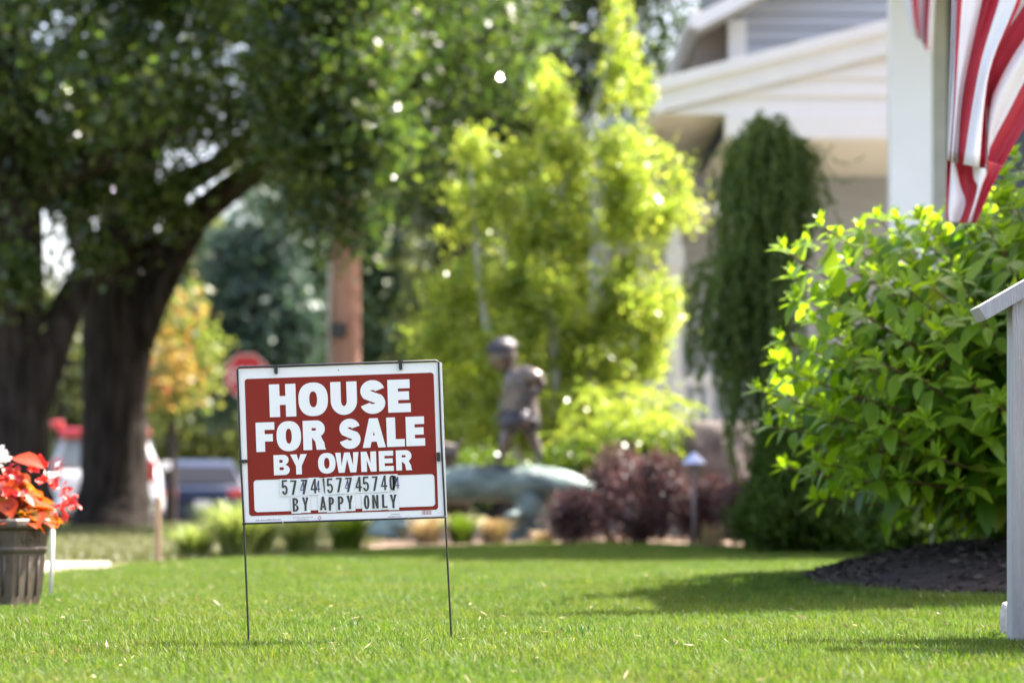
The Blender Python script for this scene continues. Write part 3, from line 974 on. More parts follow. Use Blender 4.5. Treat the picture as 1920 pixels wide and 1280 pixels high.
def sell(cx, cy, rx, ry, e=2.35, n=44):
    out = []
    for i in range(n):
        t = 2 * math.pi * i / n
        c, s = math.cos(t), math.sin(t)
        out.append((cx + rx * math.copysign(abs(c) ** (2 / e), c), cy + ry * math.copysign(abs(s) ** (2 / e), s)))
    return out


def stroke(pts, t):
    """closed outline of a polyline of width t (mitred)"""
    P = [Vector((p[0], p[1])) for p in pts]
    Lf, Rt = [], []
    for i, p in enumerate(P):
        d0 = (P[i] - P[i - 1]).normalized() if i > 0 else None
        d1 = (P[i + 1] - P[i]).normalized() if i < len(P) - 1 else None
        d = ((d0 or d1) + (d1 or d0)).normalized()
        nn = Vector((-d.y, d.x))
        k = 1.0
        if d0 is not None and d1 is not None:
            k = 1 / max(0.45, nn.dot(Vector((-d0.y, d0.x))))
        Lf.append(p + nn * t * 0.5 * k)
        Rt.append(p - nn * t * 0.5 * k)
    return [(q.x, q.y) for q in Lf + Rt[::-1]]


def glyph(ch, w, h, t, tv=None):
    """list of closed loops; holes overlap outer loops. t: stem width, tv: horizontal bar width"""
    tv = tv or t * 0.82
    m = h / 2
    if ch == 'H':
        return [[(0, 0), (t, 0), (t, m - tv / 2), (w - t, m - tv / 2), (w - t, 0), (w, 0), (w, h), (w - t, h), (w - t, m + tv / 2), (t, m + tv / 2), (t, h), (0, h)]]
    if ch == 'E':
        w2 = w * 0.94
        return [[(0, 0), (w, 0), (w, tv), (t, tv), (t, m - tv * .46), (w2, m - tv * .46), (w2, m + tv * .5), (t, m + tv * .5), (t, h - tv), (w * .98, h - tv), (w * .98, h), (0, h)]]
    if ch == 'F':
        w2 = w * 0.9
        return [[(0, 0), (t, 0), (t, m - tv * .6), (w2, m - tv * .6), (w2, m + tv * .38), (t, m + tv * .38), (t, h - tv), (w, h - tv), (w, h), (0, h)]]
    if ch == 'L':
        return [[(0, 0), (w, 0), (w, tv), (t, tv), (t, h), (0, h)]]
    if ch in 'O0':
        if ch == '0':
            return [sell(w / 2, m, w / 2, h / 2, 2.8), sell(w / 2, m, w / 2 - t, h / 2 - tv, 2.6)]
        o = h * 0.012
        return [sell(w / 2, m, w / 2, h / 2 + o), sell(w / 2, m, w / 2 - t * 1.05, h / 2 - tv * .95, 2.3)]
    if ch == 'U':
        r = w / 2
        ro = h * 0.42
        outer = [(0, h)] + arc(r, ro, r, ro + h * .012, 180, 360, 20) + [(w, h)]
        ri = r - t
        inner = [(w - t, h)] + arc(r, ro, ri, ro - tv * .95, 360, 180, 20) + [(t, h)]
        return [outer + inner]
    if ch == 'S':
        k = t * 1.06
        x0, x1 = k / 2, w - k / 2
        rx = (x1 - x0) / 2
        cx = w / 2
        yt, yb = h - tv / 2, tv / 2
        ry = (yt - yb) / 4
        c1, c2 = yt - ry, yb + ry
        pts = arc(cx, c1, rx * .96, ry, 12, 215, 22) + [(cx, m)] + arc(cx, c2, rx, ry, 40, -168, 22)
        return [stroke(pts, k * 0.90)]
    if ch == 'A':
        ap = t * 0.98
        x0, x1 = w / 2 - ap / 2, w / 2 + ap / 2
        b1 = h * 0.20
        b2 = b1 + tv * 0.85
        tt = t * 0.86

        def inn(y):
            return tt + x0 * y / h
        ytop = h * (w / 2 - tt) / x0 * 0.985
        return [[(0, 0), (tt, 0), (inn(b1), b1), (w - inn(b1), b1), (w - tt, 0), (w, 0), (x1, h), (x0, h)],
                [(inn(b2), b2), (w - inn(b2), b2), (w / 2, min(ytop, h * .88))]]
    if ch == 'Y':
        j = h * 0.42
        x0, x1 = w / 2 - t / 2, w / 2 + t / 2
        return [[(x0, 0), (x1, 0), (x1, j), (w, h), (w - t * 1.12, h), (w / 2, j + t * 0.95), (t * 1.12, h), (0, h), (x0, j)]]
    if ch == 'N':
        return [[(0, 0), (t, 0), (t, h * .58), (w - t, 0), (w, 0), (w, h), (w - t, h), (w - t, h * .42), (t, h), (0, h)]]
    if ch == 'W':
        q = w * 0.25
        s = t * 0.52
        return [[(q - s, 0), (q + s, 0), (w / 2, h * .66), (w - q - s, 0), (w - q + s, 0), (w, h), (w - t * .95, h), (w - q, h * .34), (w / 2 + s * .95, h), (w / 2 - s * .95, h), (q, h * .34), (t * .95, h), (0, h)]]
    if ch in 'RBP':
        yb = h * (0.43 if ch != 'B' else 0.5)
        rt = (h - yb) / 2
        r = min(rt, w * 0.55)
        if ch == 'R':
            top = [(0, h)] + [(w * .97 - r, h)] + arc(w * .97 - r, h - rt, r, rt, 90, -60, 14)
            leg = [(w * .84, yb * 0.85)] + [(w * .93, yb * .55), (w * .95, h * .08), (w, 0), (w - t * 1.08, 0), (w - t * 1.12, h * .10), (w - t * 1.22, yb * .66), (max(w - t * 1.6, t * 1.04), yb - tv * .1), (t, yb - tv * .1), (t, 0), (0, 0)]
            hole_h = h - tv, yb + tv * .88
        elif ch == 'P':
            top = [(0, h), (w - r, h)] + arc(w - r, h - rt, r, rt, 90, -90, 14)
            leg = [(t, yb), (t, 0), (0, 0)]
            hole_h = h - tv, yb + tv
        else:
            r2 = min(yb / 2, w * .55)
            top = [(0, h), (w * .95 - r, h)] + arc(w * .95 - r, h - rt, r, rt, 90, -75, 12)
            leg = arc(w - r2, yb / 2, r2, yb / 2, 75, -90, 12) + [(0, 0)]
            hole_h = h - tv, yb + tv * .45
        ww = w * (.97 if ch == 'R' else .95 if ch == 'B' else 1.0)
        hr = (hole_h[0] - hole_h[1]) / 2
        rr_ = min(hr, r - t * .55) if r > t * .6 else hr * 0.6
        rr_ = max(rr_, hr * 0.4)
        rr_ = min(rr_, (ww - 2 * t) * .75)
        hole = [(t, hole_h[1]), (t, hole_h[0])] + arc(ww - t - rr_, (hole_h[0] + hole_h[1]) / 2, rr_, hr, 90, -90, 10)
        loops = [top + leg, hole]
        if ch == 'B':
            a_, b_ = yb - tv * .45, tv
            hr = (a_ - b_) / 2
            loops.append([(t, b_), (t, a_)] + arc(w - t - min(hr * .8, (w - 2 * t) * .75), (a_ + b_) / 2, min(hr * .8, (w - 2 * t) * .75), hr, 90, -90, 10))
        return loops
    if ch == '5':
        pts = [(w * .92, h - tv / 2), (t * .62, h - tv / 2), (t * .5, h * .54)] + arc(w / 2, h * .32, w / 2 - t / 2, h * .32 - tv / 2, 130, -165, 18)
        return [stroke(pts, t * .9)]
    if ch == '7':
        return [[(0, h), (w, h), (w, h - tv), (w * .52, 0), (w * .52 - t * 1.05, 0), (w - t * 1.1, h - tv), (0, h - tv)]]
    if ch == '4':
        x = w * .80
        y0, y1 = h * .22, h * .22 + tv
        return [[(x - t, 0), (x, 0), (x, y0), (w, y0), (w, y1), (x, y1), (x, h), (x - t * .95, h), (0, y1), (0, y0), (x - t, y0)],
                [(t * .85, y1), (x - t, y1), (x - t, h * .74)]]
    if ch == 'T':
        return [[(w / 2 - t / 2, 0), (w / 2 + t / 2, 0), (w / 2 + t / 2, h - tv), (w, h - tv), (w, h), (0, h), (0, h - tv), (w / 2 - t / 2, h - tv)]]
    if ch == '|':
        return [[(0, h), (t * .9, h), (t * 1.1, 0), (t * .8, 0)]]
    return []


def loops_mesh(loops, extrude=0.0006):
    """2D loops (holes by nesting) -> filled mesh in XY with thickness, via a 2D curve"""
    cu = bpy.data.curves.new('g', 'CURVE')
    cu.dimensions = '2D'
    cu.fill_mode = 'BOTH'
    cu.extrude = extrude
    for lp in loops:
        s = cu.splines.new('POLY')
        s.points.add(len(lp) - 1)
        for p_, q_ in zip(s.points, lp):
            p_.co = (q_[0], q_[1], 0, 1)
        s.use_cyclic_u = True
    o = bpy.data.objects.new('g', cu)
    COL.objects.link(o)
    dg = bpy.context.evaluated_depsgraph_get()
    me = bpy.data.meshes.new_from_object(o.evaluated_get(dg))
    bpy.data.objects.remove(o)
    bpy.data.curves.remove(cu)
    return me


def rounded(x0, y0, x1, y1, r, n=6):
    return arc(x1 - r, y1 - r, r, r, 0, 90, n) + arc(x0 + r, y1 - r, r, r, 90, 180, n) + arc(x0 + r, y0 + r, r, r, 180, 270, n) + arc(x1 - r, y0 + r, r, r, 270, 360, n)


# stop sign
DS = 45.0
sc_ = W(462, 704, DS)
ss = thing('stop_sign', 'red octagonal stop sign half hidden behind the sale sign', 'sign', (sc_.x, DS, float(gz(0, DS))))


def up_mesh(me, loc):
    """mesh drawn in XY -> standing in XZ facing -Y at loc"""
    me.transform(Matrix.Translation(loc) @ Matrix.Rotation(math.radians(90), 4, 'X'))
    return me


oct_ = [(0.405 * math.cos(math.radians(22.5 + 45 * i)), 0.405 * math.sin(math.radians(22.5 + 45 * i))) for i in range(8)]
part('backing', up_mesh(loops_mesh([oct_], 0.002), Vector((sc_.x, DS, sc_.z))), M['stop_red'], ss)
ring = [[(p_[0] * .965, p_[1] * .965) for p_ in oct_], [(p_[0] * .92, p_[1] * .92) for p_ in oct_]]
part('border', up_mesh(loops_mesh(ring, 0.001), Vector((sc_.x, DS - 0.006, sc_.z))), M['white'], ss)
lp = []
for i, ch in enumerate('STOP'):
    for g_ in glyph(ch, 0.115, 0.25, 0.034, 0.034):
        lp.append([(p_[0] - 0.29 + i * 0.150, p_[1] - 0.125) for p_ in g_])
part('lettering', up_mesh(loops_mesh(lp, 0.001), Vector((sc_.x, DS - 0.008, sc_.z))), M['white'], ss)
mb = MB()
mb.box(sc_.x - 0.03, sc_.x + 0.03, DS + 0.004, DS + 0.05, float(gz(0, DS)) - 0.3, sc_.z + 0.3)
part('post', mb.mesh('post', 0.004), M['galv'], ss)


# ------------------------------------------------------------------ vehicles (rear ends face the camera)
def rrect(hw0, hw1, z0, z1, r, n=5):
    """rounded trapezoid loop in (x,z): half width hw0 at the bottom, hw1 at the top"""
    pts = arc(hw1 - r, z1 - r, r, r, 0, 90, n) + arc(-hw1 + r, z1 - r, r, r, 90, 180, n) + arc(-hw0 + r, z0 + r, r, r, 180, 270, n) + arc(hw0 - r, z0 + r, r, r, 270, 360, n)
    return pts


def loft(secs):
    """secs: (y, loop)"""
    mb = MB()
    n_ = len(secs[0][1])
    vs = [(p_[0], y, p_[1]) for y, lp_ in secs for p_ in lp_]
    fs = []
    for i in range(len(secs) - 1):
        for k_ in range(n_):
            fs.append((i * n_ + k_, i * n_ + (k_ + 1) % n_, (i + 1) * n_ + (k_ + 1) % n_, (i + 1) * n_ + k_))
    fs.append(tuple(range(n_)))
    fs.append(tuple((len(secs) - 1) * n_ + k_ for k_ in range(n_)))
    return mb.add(vs, fs)


def vehicle(name, label, cat, cx, y0, z0, hw, H, L, belt, paint, glass, suv, roofmat=None):
    t = thing(name, label, cat, (cx, y0, z0))
    yaw = math.atan2(-cx, y0)
    t.location = (cx - math.sin(yaw) * L / 2, y0 + math.cos(yaw) * L / 2, z0)
    t.rotation_euler = (0, 0, yaw)

    def P_(nm, mb, m, sm=True, par=t, bev=0.0):
        me = mb.mesh(nm, bev)
        me.transform(Matrix.Translation(Vector((0, -L / 2, 0))))
        o = link(nm, me, m, par, None, sm)
        return o
    c = 0.20
    lower = loft([(0.0, rrect(hw * .90, hw * .90, c + .12, belt - .10, .10)), (0.06, rrect(hw * .96, hw * .95, c + .02, belt - .02, .13)), (0.35, rrect(hw, hw * .97, c, belt, .12)),
                  (L * .5, rrect(hw, hw * .97, c, belt, .12)), (L - .9, rrect(hw, hw * .95, c, belt - .06, .14)), (L - .25, rrect(hw * .95, hw * .88, c, belt - .16, .16)), (L, rrect(hw * .82, hw * .78, c + .1, belt - .3, .14))])
    P_('body', lower, paint)
    r0 = 0.18 if suv else 0.55
    r1 = 0.42 if suv else 1.35
    e0, e1 = L * .56, L * .74
    cab = loft([(r0, rrect(hw * .93, hw * .90, belt - .06, belt + .05, .05)), ((r0 + r1) / 2, rrect(hw * .93, hw * .80, belt - .06, belt + (H - belt) * .49, .10)), (r1, rrect(hw * .92, hw * .72, belt - .06, H - .03, .13)),
                ((r1 + e0) / 2, rrect(hw * .92, hw * .72, belt - .06, H, .13)), (e0, rrect(hw * .92, hw * .70, belt - .06, H - .04, .13)), ((e0 + e1) / 2, rrect(hw * .92, hw * .80, belt - .06, belt + (H - belt) * .55, .1)), (e1, rrect(hw * .9, hw * .86, belt - .08, belt + .02, .04))])
    P_('cabin', cab, roofmat or paint)
    # rear window pane, proud of the cabin skin
    w_ = MB()
    ya, yb2 = r0 + 0.02, r1 - 0.03
    za, zb2 = belt + .06, H - .13
    fa = (za - belt - .05) / (H - .03 - belt - .05)
    hx0, hx1 = hw * .80, hw * .64

    def ysurf(z):
        k_ = (z - (belt + .05)) / (H - .08 - belt)
        return r0 + (r1 - r0) * k_ - 0.045
    w_.add([(-hx0, ysurf(za), za), (hx0, ysurf(za), za), (hx1, ysurf(zb2), zb2), (-hx1, ysurf(zb2), zb2),
            (-hx0, ysurf(za) + .03, za), (hx0, ysurf(za) + .03, za), (hx1, ysurf(zb2) + .03, zb2), (-hx1, ysurf(zb2) + .03, zb2)],
           [(0, 1, 2, 3), (4, 7, 6, 5), (0, 4, 5, 1), (1, 5, 6, 2), (2, 6, 7, 3), (3, 7, 4, 0)])
    P_('rear_window', w_, glass, False)
    for s in (-1, 1):
        w_ = MB()
        zz0, zz1 = belt + .06, H - .16
        xa, xb_ = s * (hw * .905), s * (hw * .79)
        yA, yB = r1 * .9, e0 * .98
        w_.add([(xa, yA, zz0), (xa, yB + .3, zz0), (xb_, yB, zz1), (xb_, yA + .15, zz1), (xa - s * .05, yA, zz0), (xa - s * .05, yB + .3, zz0), (xb_ - s * .05, yB, zz1), (xb_ - s * .05, yA + .15, zz1)],
               [(0, 1, 2, 3), (4, 7, 6, 5), (0, 4, 5, 1), (1, 5, 6, 2), (2, 6, 7, 3), (3, 7, 4, 0)])
        P_('side_window', w_, glass, False)
        tl = MB()
        if suv:
            tl.box(s * hw * .80 - .07, s * hw * .80 + .07, -.02, .10, belt - .22, belt + .16)
        else:
            tl.box(s * hw * .72 - .16, s * hw * .72 + .16, -.015, .10, belt - .22, belt - .06)
        P_('tail_light', tl, M['tail_red'], True, t, .015)
        mi = MB()
        mi.box(s * (hw + .10) - .09, s * (hw + .10) + .09, e0 + .35, e0 + .45, belt + .02, belt + .17)
        P_('mirror', mi, paint, True, t, .02)
        for yy in (L * .18, L * .80):
            wl = MB()
            xo = s * (hw - .10)
            wl.tube([(xo - .11, yy, .33), (xo - .10, yy, .33), (xo + .10, yy, .33), (xo + .11, yy, .33)], [.30, .33, .33, .30], 20)
            wh = P_('wheel', wl, M['rubber'])
            rm = MB()
            rm.tube([(xo + s * .112, yy, .33), (xo + s * .125, yy, .33)], [.21, .18], 14)
            P_('rim', rm, M['chrome'], True, wh)
    bp = MB()
    bp.box(-hw * .93, hw * .93, -.07, .12, c + .06, c + .28)
    P_('bumper', bp, paint if not suv else M['chrome'], True, t, .04)
    pl = MB()
    pl.box(-.16, .16, -.075 if False else -.03, .05, belt - .42, belt - .27)
    P_('licence_plate', pl, M['plate'], False)
    return t, P_


DV = 46.0
vx0, vx1 = W(86, 0, DV).x, W(306, 0, DV).x
suv, SP = vehicle('parked_suv', 'white suv with red roof edge parked behind the big maple trunk', 'car', (vx0 + vx1) / 2, DV, W(0, 986, DV).z, (vx1 - vx0) / 2, W(0, 805, DV).z - W(0, 986, DV).z, 4.6,
                  0.98, M['car_white'], M['pale_glass'], True, None)
sp_ = MB()
H_ = W(0, 805, DV).z - W(0, 986, DV).z
sp_.box(-0.78, 0.78, 0.20, 0.62, H_ - 0.13, H_ + 0.03)
SP('roof_spoiler', sp_, M['car_red'], True, suv, .03)
sp_ = MB()
sp_.box(-0.93, -0.70, 0.30, 0.55, H_ + 0.02, H_ + 0.16)
SP('roof_light', sp_, M['tail_red'], True, suv, .04)
DC = 52.0
bx0, bx1 = W(293, 0, DC).x, W(468, 0, DC).x
vehicle('parked_car', 'dark blue car parked beyond the lawn left of the sale sign', 'car', (bx0 + bx1) / 2, DC, W(0, 1000, DC).z, (bx1 - bx0) / 2, W(0, 860, DC).z - W(0, 1000, DC).z, 4.4, 0.92, M['car_blue'], M['car_glass'], False)

# ------------------------------------------------------------------ birch clump
def sprays(blobs, n_, seed):
    g = np.random.default_rng(seed)
    out = []
    for b_ in blobs:
        k_ = max(3, int(n_ * (b_[3] * b_[5]) / 0.16))
        for _ in range(min(k_, 12)):
            u_ = g.normal(size=3)
            u_ /= np.linalg.norm(u_)
            u_ *= g.uniform(.25, .95)
            q_ = g.uniform(.18, .34)
            hz_ = b_[5] * g.uniform(.32, .6)
            out.append((b_[0] + u_[0] * b_[3] * .85, b_[1] + u_[1] * b_[4] * .85, b_[2] + u_[2] * b_[5] * .8, b_[3] * q_, b_[4] * q_, hz_, (b_[3] * q_ * hz_) ** .8))
    return out


bb = W(1040, 1000, 26.5)
bb.z = 0
DB = 26.5
BIRCH = [px_blob(1160, 60, 32, 75, DB, .22), px_blob(1170, 170, 50, 70, DB, .35), px_blob(1040, 190, 40, 75, DB, .3), px_blob(1060, 300, 90, 60, DB, .5), px_blob(1180, 300, 80, 80, DB, .5),
      px_blob(885, 290, 32, 45, DB, .2), px_blob(935, 300, 24, 45, DB, .2), px_blob(890, 400, 80, 80, DB, .5), px_blob(1020, 420, 100, 90, DB, .6), px_blob(1190, 410, 90, 80, DB, .6),
      px_blob(1270, 395, 42, 50, DB, .3), px_blob(1285, 330, 28, 22, DB, .2), px_blob(860, 540, 80, 80, DB, .55), px_blob(1000, 560, 120, 100, DB, .8), px_blob(1170, 560, 100, 90, DB, .7),
      px_blob(820, 640, 66, 55, DB, .5), px_blob(950, 700, 130, 90, DB, .8), px_blob(1120, 680, 130, 80, DB, .8), px_blob(1220, 640, 60, 70, DB, .5), px_blob(890, 800, 100, 70, DB, .7), px_blob(1080, 790, 140, 70, DB, .8)]
tree('birch_tree', 'tall yellow green birch clump with white stems behind the statue', 'tree', bb,
     [([W(1035, 1005, DB), W(1040, 800, DB), W(1038, 560, DB), W(1042, 400, DB), W(1100, 250, DB), W(1165, 40, DB)], [0.075, 0.065, 0.055, 0.05, 0.035, 0.012]),
      ([W(1050, 1005, DB + .2), W(1100, 820, DB + .2), W(1160, 620, DB + .3), W(1200, 420, DB + .3), W(1240, 300, DB + .2)], [0.06, 0.05, 0.04, 0.03, 0.01]),
      ([W(1025, 1005, DB - .1), W(960, 820, DB - .1), W(910, 600, DB - .2), W(890, 420, DB - .2), W(880, 280, DB)], [0.06, 0.05, 0.04, 0.025, 0.01]),
      ([W(1040, 560, DB), W(1010, 380, DB), W(1035, 160, DB)], [0.035, 0.025, 0.01])],
     M['birch'],
     sprays(BIRCH, 6, 3) + [b_ + (0.34 * (b_[3] * b_[5]) ** .8,) for b_ in BIRCH],
     2050, 30, 0.09, 0.060, M['birch_leaf'], 0.35, shell=0.2, seg=8, noise=0.03)

# low conifer-ish shrubs in front of the side porch
sb = W(1215, 1000, 25.5)
sb.z = 0
sh_t = thing('spreading_juniper', 'feathery yellow green juniper between the statue and the weeping conifer', 'shrub', sb)
DJ = 25.5
T_, B_, C_, L_, Wd_ = [], [], [], [], []
for i in range(150):
    x0, y0 = RNG.uniform(1060, 1265), RNG.uniform(730, 850)
    p0 = W(x0, y0, DJ + RNG.uniform(-.5, .5))
    d = Vector((RNG.uniform(-.6, .8), RNG.uniform(-.5, .3), RNG.uniform(-.35, .5))).normalized()
    ln = RNG.uniform(.25, .5)
    for k_ in range(26):
        s = k_ / 26
        C_.append(p0 + d * ln * s + Vector((0, 0, -0.25 * s * s)))
        T_.append((d + Vector(RNG.normal(size=3) * .7)).normalized())
        L_.append(0.075)
        Wd_.append(0.02)
C_, T_ = np.array(C_), np.array(T_)
B_ = nrm(np.cross(T_, rand_unit(len(T_))))
v, f = quads(C_, T_, B_, np.array(L_), np.array(Wd_))
part('foliage', mesh_np('foliage', v, f), M['birch_leaf'], sh_t)
mb = MB()
for i in range(7):
    mb.tube([(sb.x + RNG.uniform(-.2, .2), sb.y, 0), W(1110 + i * 32, 870, DJ), W(1090 + i * 36, 790, DJ)], [0.03, 0.02, 0.008], 6)
part('stem', mb.mesh('stem'), M['twig'], sh_t)

# ------------------------------------------------------------------ weeping conifer
DWp = 20.2
wb = W(1440, 1000, DWp)
wc = thing('weeping_conifer', 'dark weeping conifer with a mop of hanging branches by the house porch', 'tree', (wb.x, DWp, 0))
mb = MB()
mb.tube(spline([(wb.x, DWp, -.05), W(1445, 700, DWp), W(1440, 480, DWp), W(1450, 330, DWp), W(1440, 258, DWp)], 4), lerp_list([0.11, 0.09, 0.075, 0.06, 0.03], 4), 10, 0.08)
part('trunk', mb.mesh('trunk'), M['bark'], wc, True)
C_, T_, L_, Wd_ = [], [], [], []
br = MB()


def strand(p0, d, out, fall, n_=30, wide=1.0):
    """branch that arches outwards from p0 and then hangs"""
    prev = None
    lnT = out + fall
    for k_ in range(n_):
        s = k_ / (n_ - 1) * lnT
        if s < out:
            q_ = s / out
            p = p0 + d * (s * 0.92) + Vector((0, 0, 0.10 * math.sin(q_ * 2.6) - 0.05 * q_ * q_))
        else:
            q_ = s - out
            p = p0 + d * (out * 0.92 + 0.05 * math.sin(q_ * 3)) + Vector((0.015 * math.sin(q_ * 9 + out * 40), 0, -0.0 + 0.10 * math.sin(2.6) - 0.05 - q_))
        if prev is not None:
            tv_ = (p - prev).normalized()
            for _ in range(3):
                C_.append(p + Vector(RNG.normal(size=3)) * 0.016 * wide)
                T_.append((tv_ + Vector(RNG.normal(size=3)) * 0.45 + Vector((0, 0, -.25))).normalized())
                L_.append(RNG.uniform(.055, .10))
                Wd_.append(RNG.uniform(.012, .022))
        prev = p


for i in range(350):
    if i < 200:           # top mop
        zt = RNG.uniform(3.0, 3.22) if i < 90 else RNG.uniform(2.55, 3.1)
        an = RNG.uniform(0, 6.28)
        o_ = RNG.uniform(.10, .46) * (0.82 + .18 * math.sin(an * 3 + 1))
        fl = RNG.uniform(.25, 1.15) * (0.75 + .25 * math.sin(an * 5))
        zt -= .20 * (o_ / .46) ** 2 if i < 90 else .10 * (o_ / .46)
        zt += .02
        p0 = Vector((wb.x + RNG.uniform(-.06, .06), DWp + RNG.uniform(-.06, .06), zt))
    elif i < 300:         # column of hanging branches
        zt = RNG.uniform(1.35, 2.7)
        an = RNG.uniform(0, 6.28)
        o_ = RNG.uniform(.06, .36) * (0.8 + .2 * math.sin(zt * 7 + an))
        fl = RNG.uniform(.4, 1.0)
        p0 = Vector((wb.x - .02, DWp, zt))
    else:                 # skirt to the left
        zt = RNG.uniform(1.50, 2.15)
        an = RNG.uniform(2.4, 4.0)
        o_ = RNG.uniform(.22, .60)
        fl = RNG.uniform(.10, .75) * (1.1 - o_)
        p0 = Vector((wb.x - .05, DWp, zt))
    fl = min(fl, p0.z - 0.45)
    strand(p0, Vector((math.cos(an), math.sin(an), 0)), o_, fl, int(12 + 24 * (fl + o_)))
# loose wisps at right
for (xa, ya, xb_, yb_) in ((1530, 262, 1625, 290), (1540, 280, 1600, 335), (1545, 300, 1580, 420), (1530, 270, 1570, 380), (1360, 480, 1310, 560), (1365, 440, 1330, 500), (1500, 262, 1560, 275), (1540, 330, 1566, 460), (1352, 330, 1336, 420)):
    a_, b_ = W(xa, ya, DWp), W(xb_, yb_, DWp)
    for k_ in range(26):
        s = k_ / 25
        C_.append(a_.lerp(b_, s) + Vector((0, 0, -0.12 * math.sin(s * math.pi))) + Vector(RNG.normal(size=3)) * .006)
        T_.append(((b_ - a_).normalized() + Vector(RNG.normal(size=3)) * .4).normalized())
        L_.append(.05)
        Wd_.append(.010)
C_, T_ = np.array(C_), np.array(T_)
B_ = nrm(np.cross(T_, rand_unit(len(T_))))
v, f = quads(C_, T_, B_, np.array(L_), np.array(Wd_))
part('crown', mesh_np('crown', v, f), M['spruce'], wc)


# ------------------------------------------------------------------ shrubs
def shrub(name, label, cat, blobs, n_cl, per, clr, size, lm, base, group=None, up=0.5, shell=0.5, nst=7):
    t = thing(name, label, cat, base, group)
    v_, f_ = leaf_cloud(blobs, n_cl, per, clr, size, up, shell)
    v_[:, 2] = np.maximum(v_[:, 2], 0.01)
    part('foliage', mesh_np('foliage', v_, f_), lm, t)
    mb_ = MB()
    for _ in range(nst):
        b_ = blobs[RNG.integers(0, len(blobs))]
        e_ = rand_unit(1)[0] * 0.6
        tip_ = Vector((b_[0] + e_[0] * b_[3], b_[1] + e_[1] * b_[4], b_[2] + abs(e_[2]) * b_[5]))
        b0 = Vector(base) + Vector((RNG.uniform(-.08, .08), RNG.uniform(-.08, .08), 0))
        mb_.tube(spline([b0, b0.lerp(tip_, .5) + Vector((0, 0, .06)), tip_], 3), lerp_list([.016, .011, .004], 3), 5)
    part('stem', mb_.mesh('stem'), M['stem'], t)
    return t


barb = [
    ('pinkish lit barberry at the right end of the log', [(1155, 885, 45, 50), (1110, 950, 40, 50)], 23.4, 190),
    ('small dark barberry in front of the log end', [(1075, 965, 42, 45)], 22.2, 110),
    ('broad dark purple barberry in the middle of the row', [(1200, 940, 75, 70), (1240, 890, 45, 45)], 22.8, 260),
    ('dark purple barberry around the path light', [(1310, 960, 70, 55), (1345, 935, 50, 42)], 22.9, 230),
    ('purple barberry touching the green bush at right', [(1400, 960, 60, 60)], 22.4, 150),
]
for lb, bl, D, ncl in barb:
    base = W(bl[0][0], 1000, D)
    base.z = 0
    shrub('barberry_shrub', lb, 'shrub', [px_blob(b[0], b[1], b[2], b[3], D, b[2] / F * D) for b in bl], ncl, 26, 0.05, 0.034, M['barberry'], base, 'purple barberries along the bed')
shrub('evergreen_bush', 'dense small leaved green bush left of the mulch', 'shrub',
      [px_blob(1485, 880, 70, 90, 19.6, .4), px_blob(1525, 900, 80, 100, 19.6, .4), px_blob(1450, 970, 65, 60, 19.4, .4), px_blob(1535, 980, 80, 60, 19.4, .4), px_blob(1600, 900, 80, 110, 19.6, .4), px_blob(1500, 830, 45, 50, 19.6, .3), px_blob(1610, 990, 80, 50, 19.4, .4)],
      1500, 28, 0.07, 0.045, M['yew'], (W(1520, 0, 19.6).x, 19.6, 0), None)
shrub('evergreen_bush', 'low dark green bush half hidden behind the hydrangea above the mulch', 'shrub',
      [px_blob(1690, 930, 80, 90, 17.6, .4), px_blob(1800, 930, 80, 90, 17.6, .4), px_blob(1900, 940, 80, 90, 17.6, .4), px_blob(1750, 1000, 140, 50, 17.4, .4), px_blob(1890, 1000, 100, 50, 17.4, .4)],
      1200, 28, 0.07, 0.045, M['yew'], (W(1780, 0, 17.6).x, 17.6, 0), None)
shrub('ground_cover_plant', 'low bright green leafy plants growing behind the log', 'plant',
      [px_blob(1080, 870, 80, 30, 25, .3), px_blob(1150, 850, 90, 35, 25.2, .3), px_blob(900, 880, 60, 30, 25, .3), px_blob(1240, 850, 50, 40, 25.2, .25)],
      360, 24, 0.07, 0.05, M['ground_cover'], (W(1100, 0, 25).x, 25, 0))


def blade_clump(name, label, px, D, n_, h, spread, m, group=None, wd=0.010, zb=0.0, cat='grass clump'):
    base = W(px, 0, D)
    base.z = zb
    t = thing(name, label, cat, base, group)
    V_, F_ = [], []
    for i in range(n_):
        an = RNG.uniform(0, 6.28)
        r0_ = RNG.uniform(0, .10)
        d = np.array([math.cos(an), math.sin(an), 0])
        sd = np.array([-math.sin(an), math.cos(an), 0])
        hh = h * RNG.uniform(.6, 1.1)
        out = spread * RNG.uniform(.2, 1.0)
        w_ = wd * RNG.uniform(.7, 1.2) * .5
        b0 = len(V_)
        for s in (0, .3, .6, .85, 1.0):
            p = np.array(base) + d * (r0_ + out * s ** 1.6) + np.array([0, 0, hh * (s * 1.25 - .35 * s ** 3 * (1 + out * 1.2))])
            ww = w_ * (1 - s ** 2 * .95)
            V_ += [p - sd * ww, p + sd * ww]
        for k_ in range(4):
            F_.append((b0 + 2 * k_, b0 + 2 * k_ + 1, b0 + 2 * k_ + 3, b0 + 2 * k_ + 2))
    part('foliage', mesh_np('foliage', np.array(V_), F_), m, t)
    return t


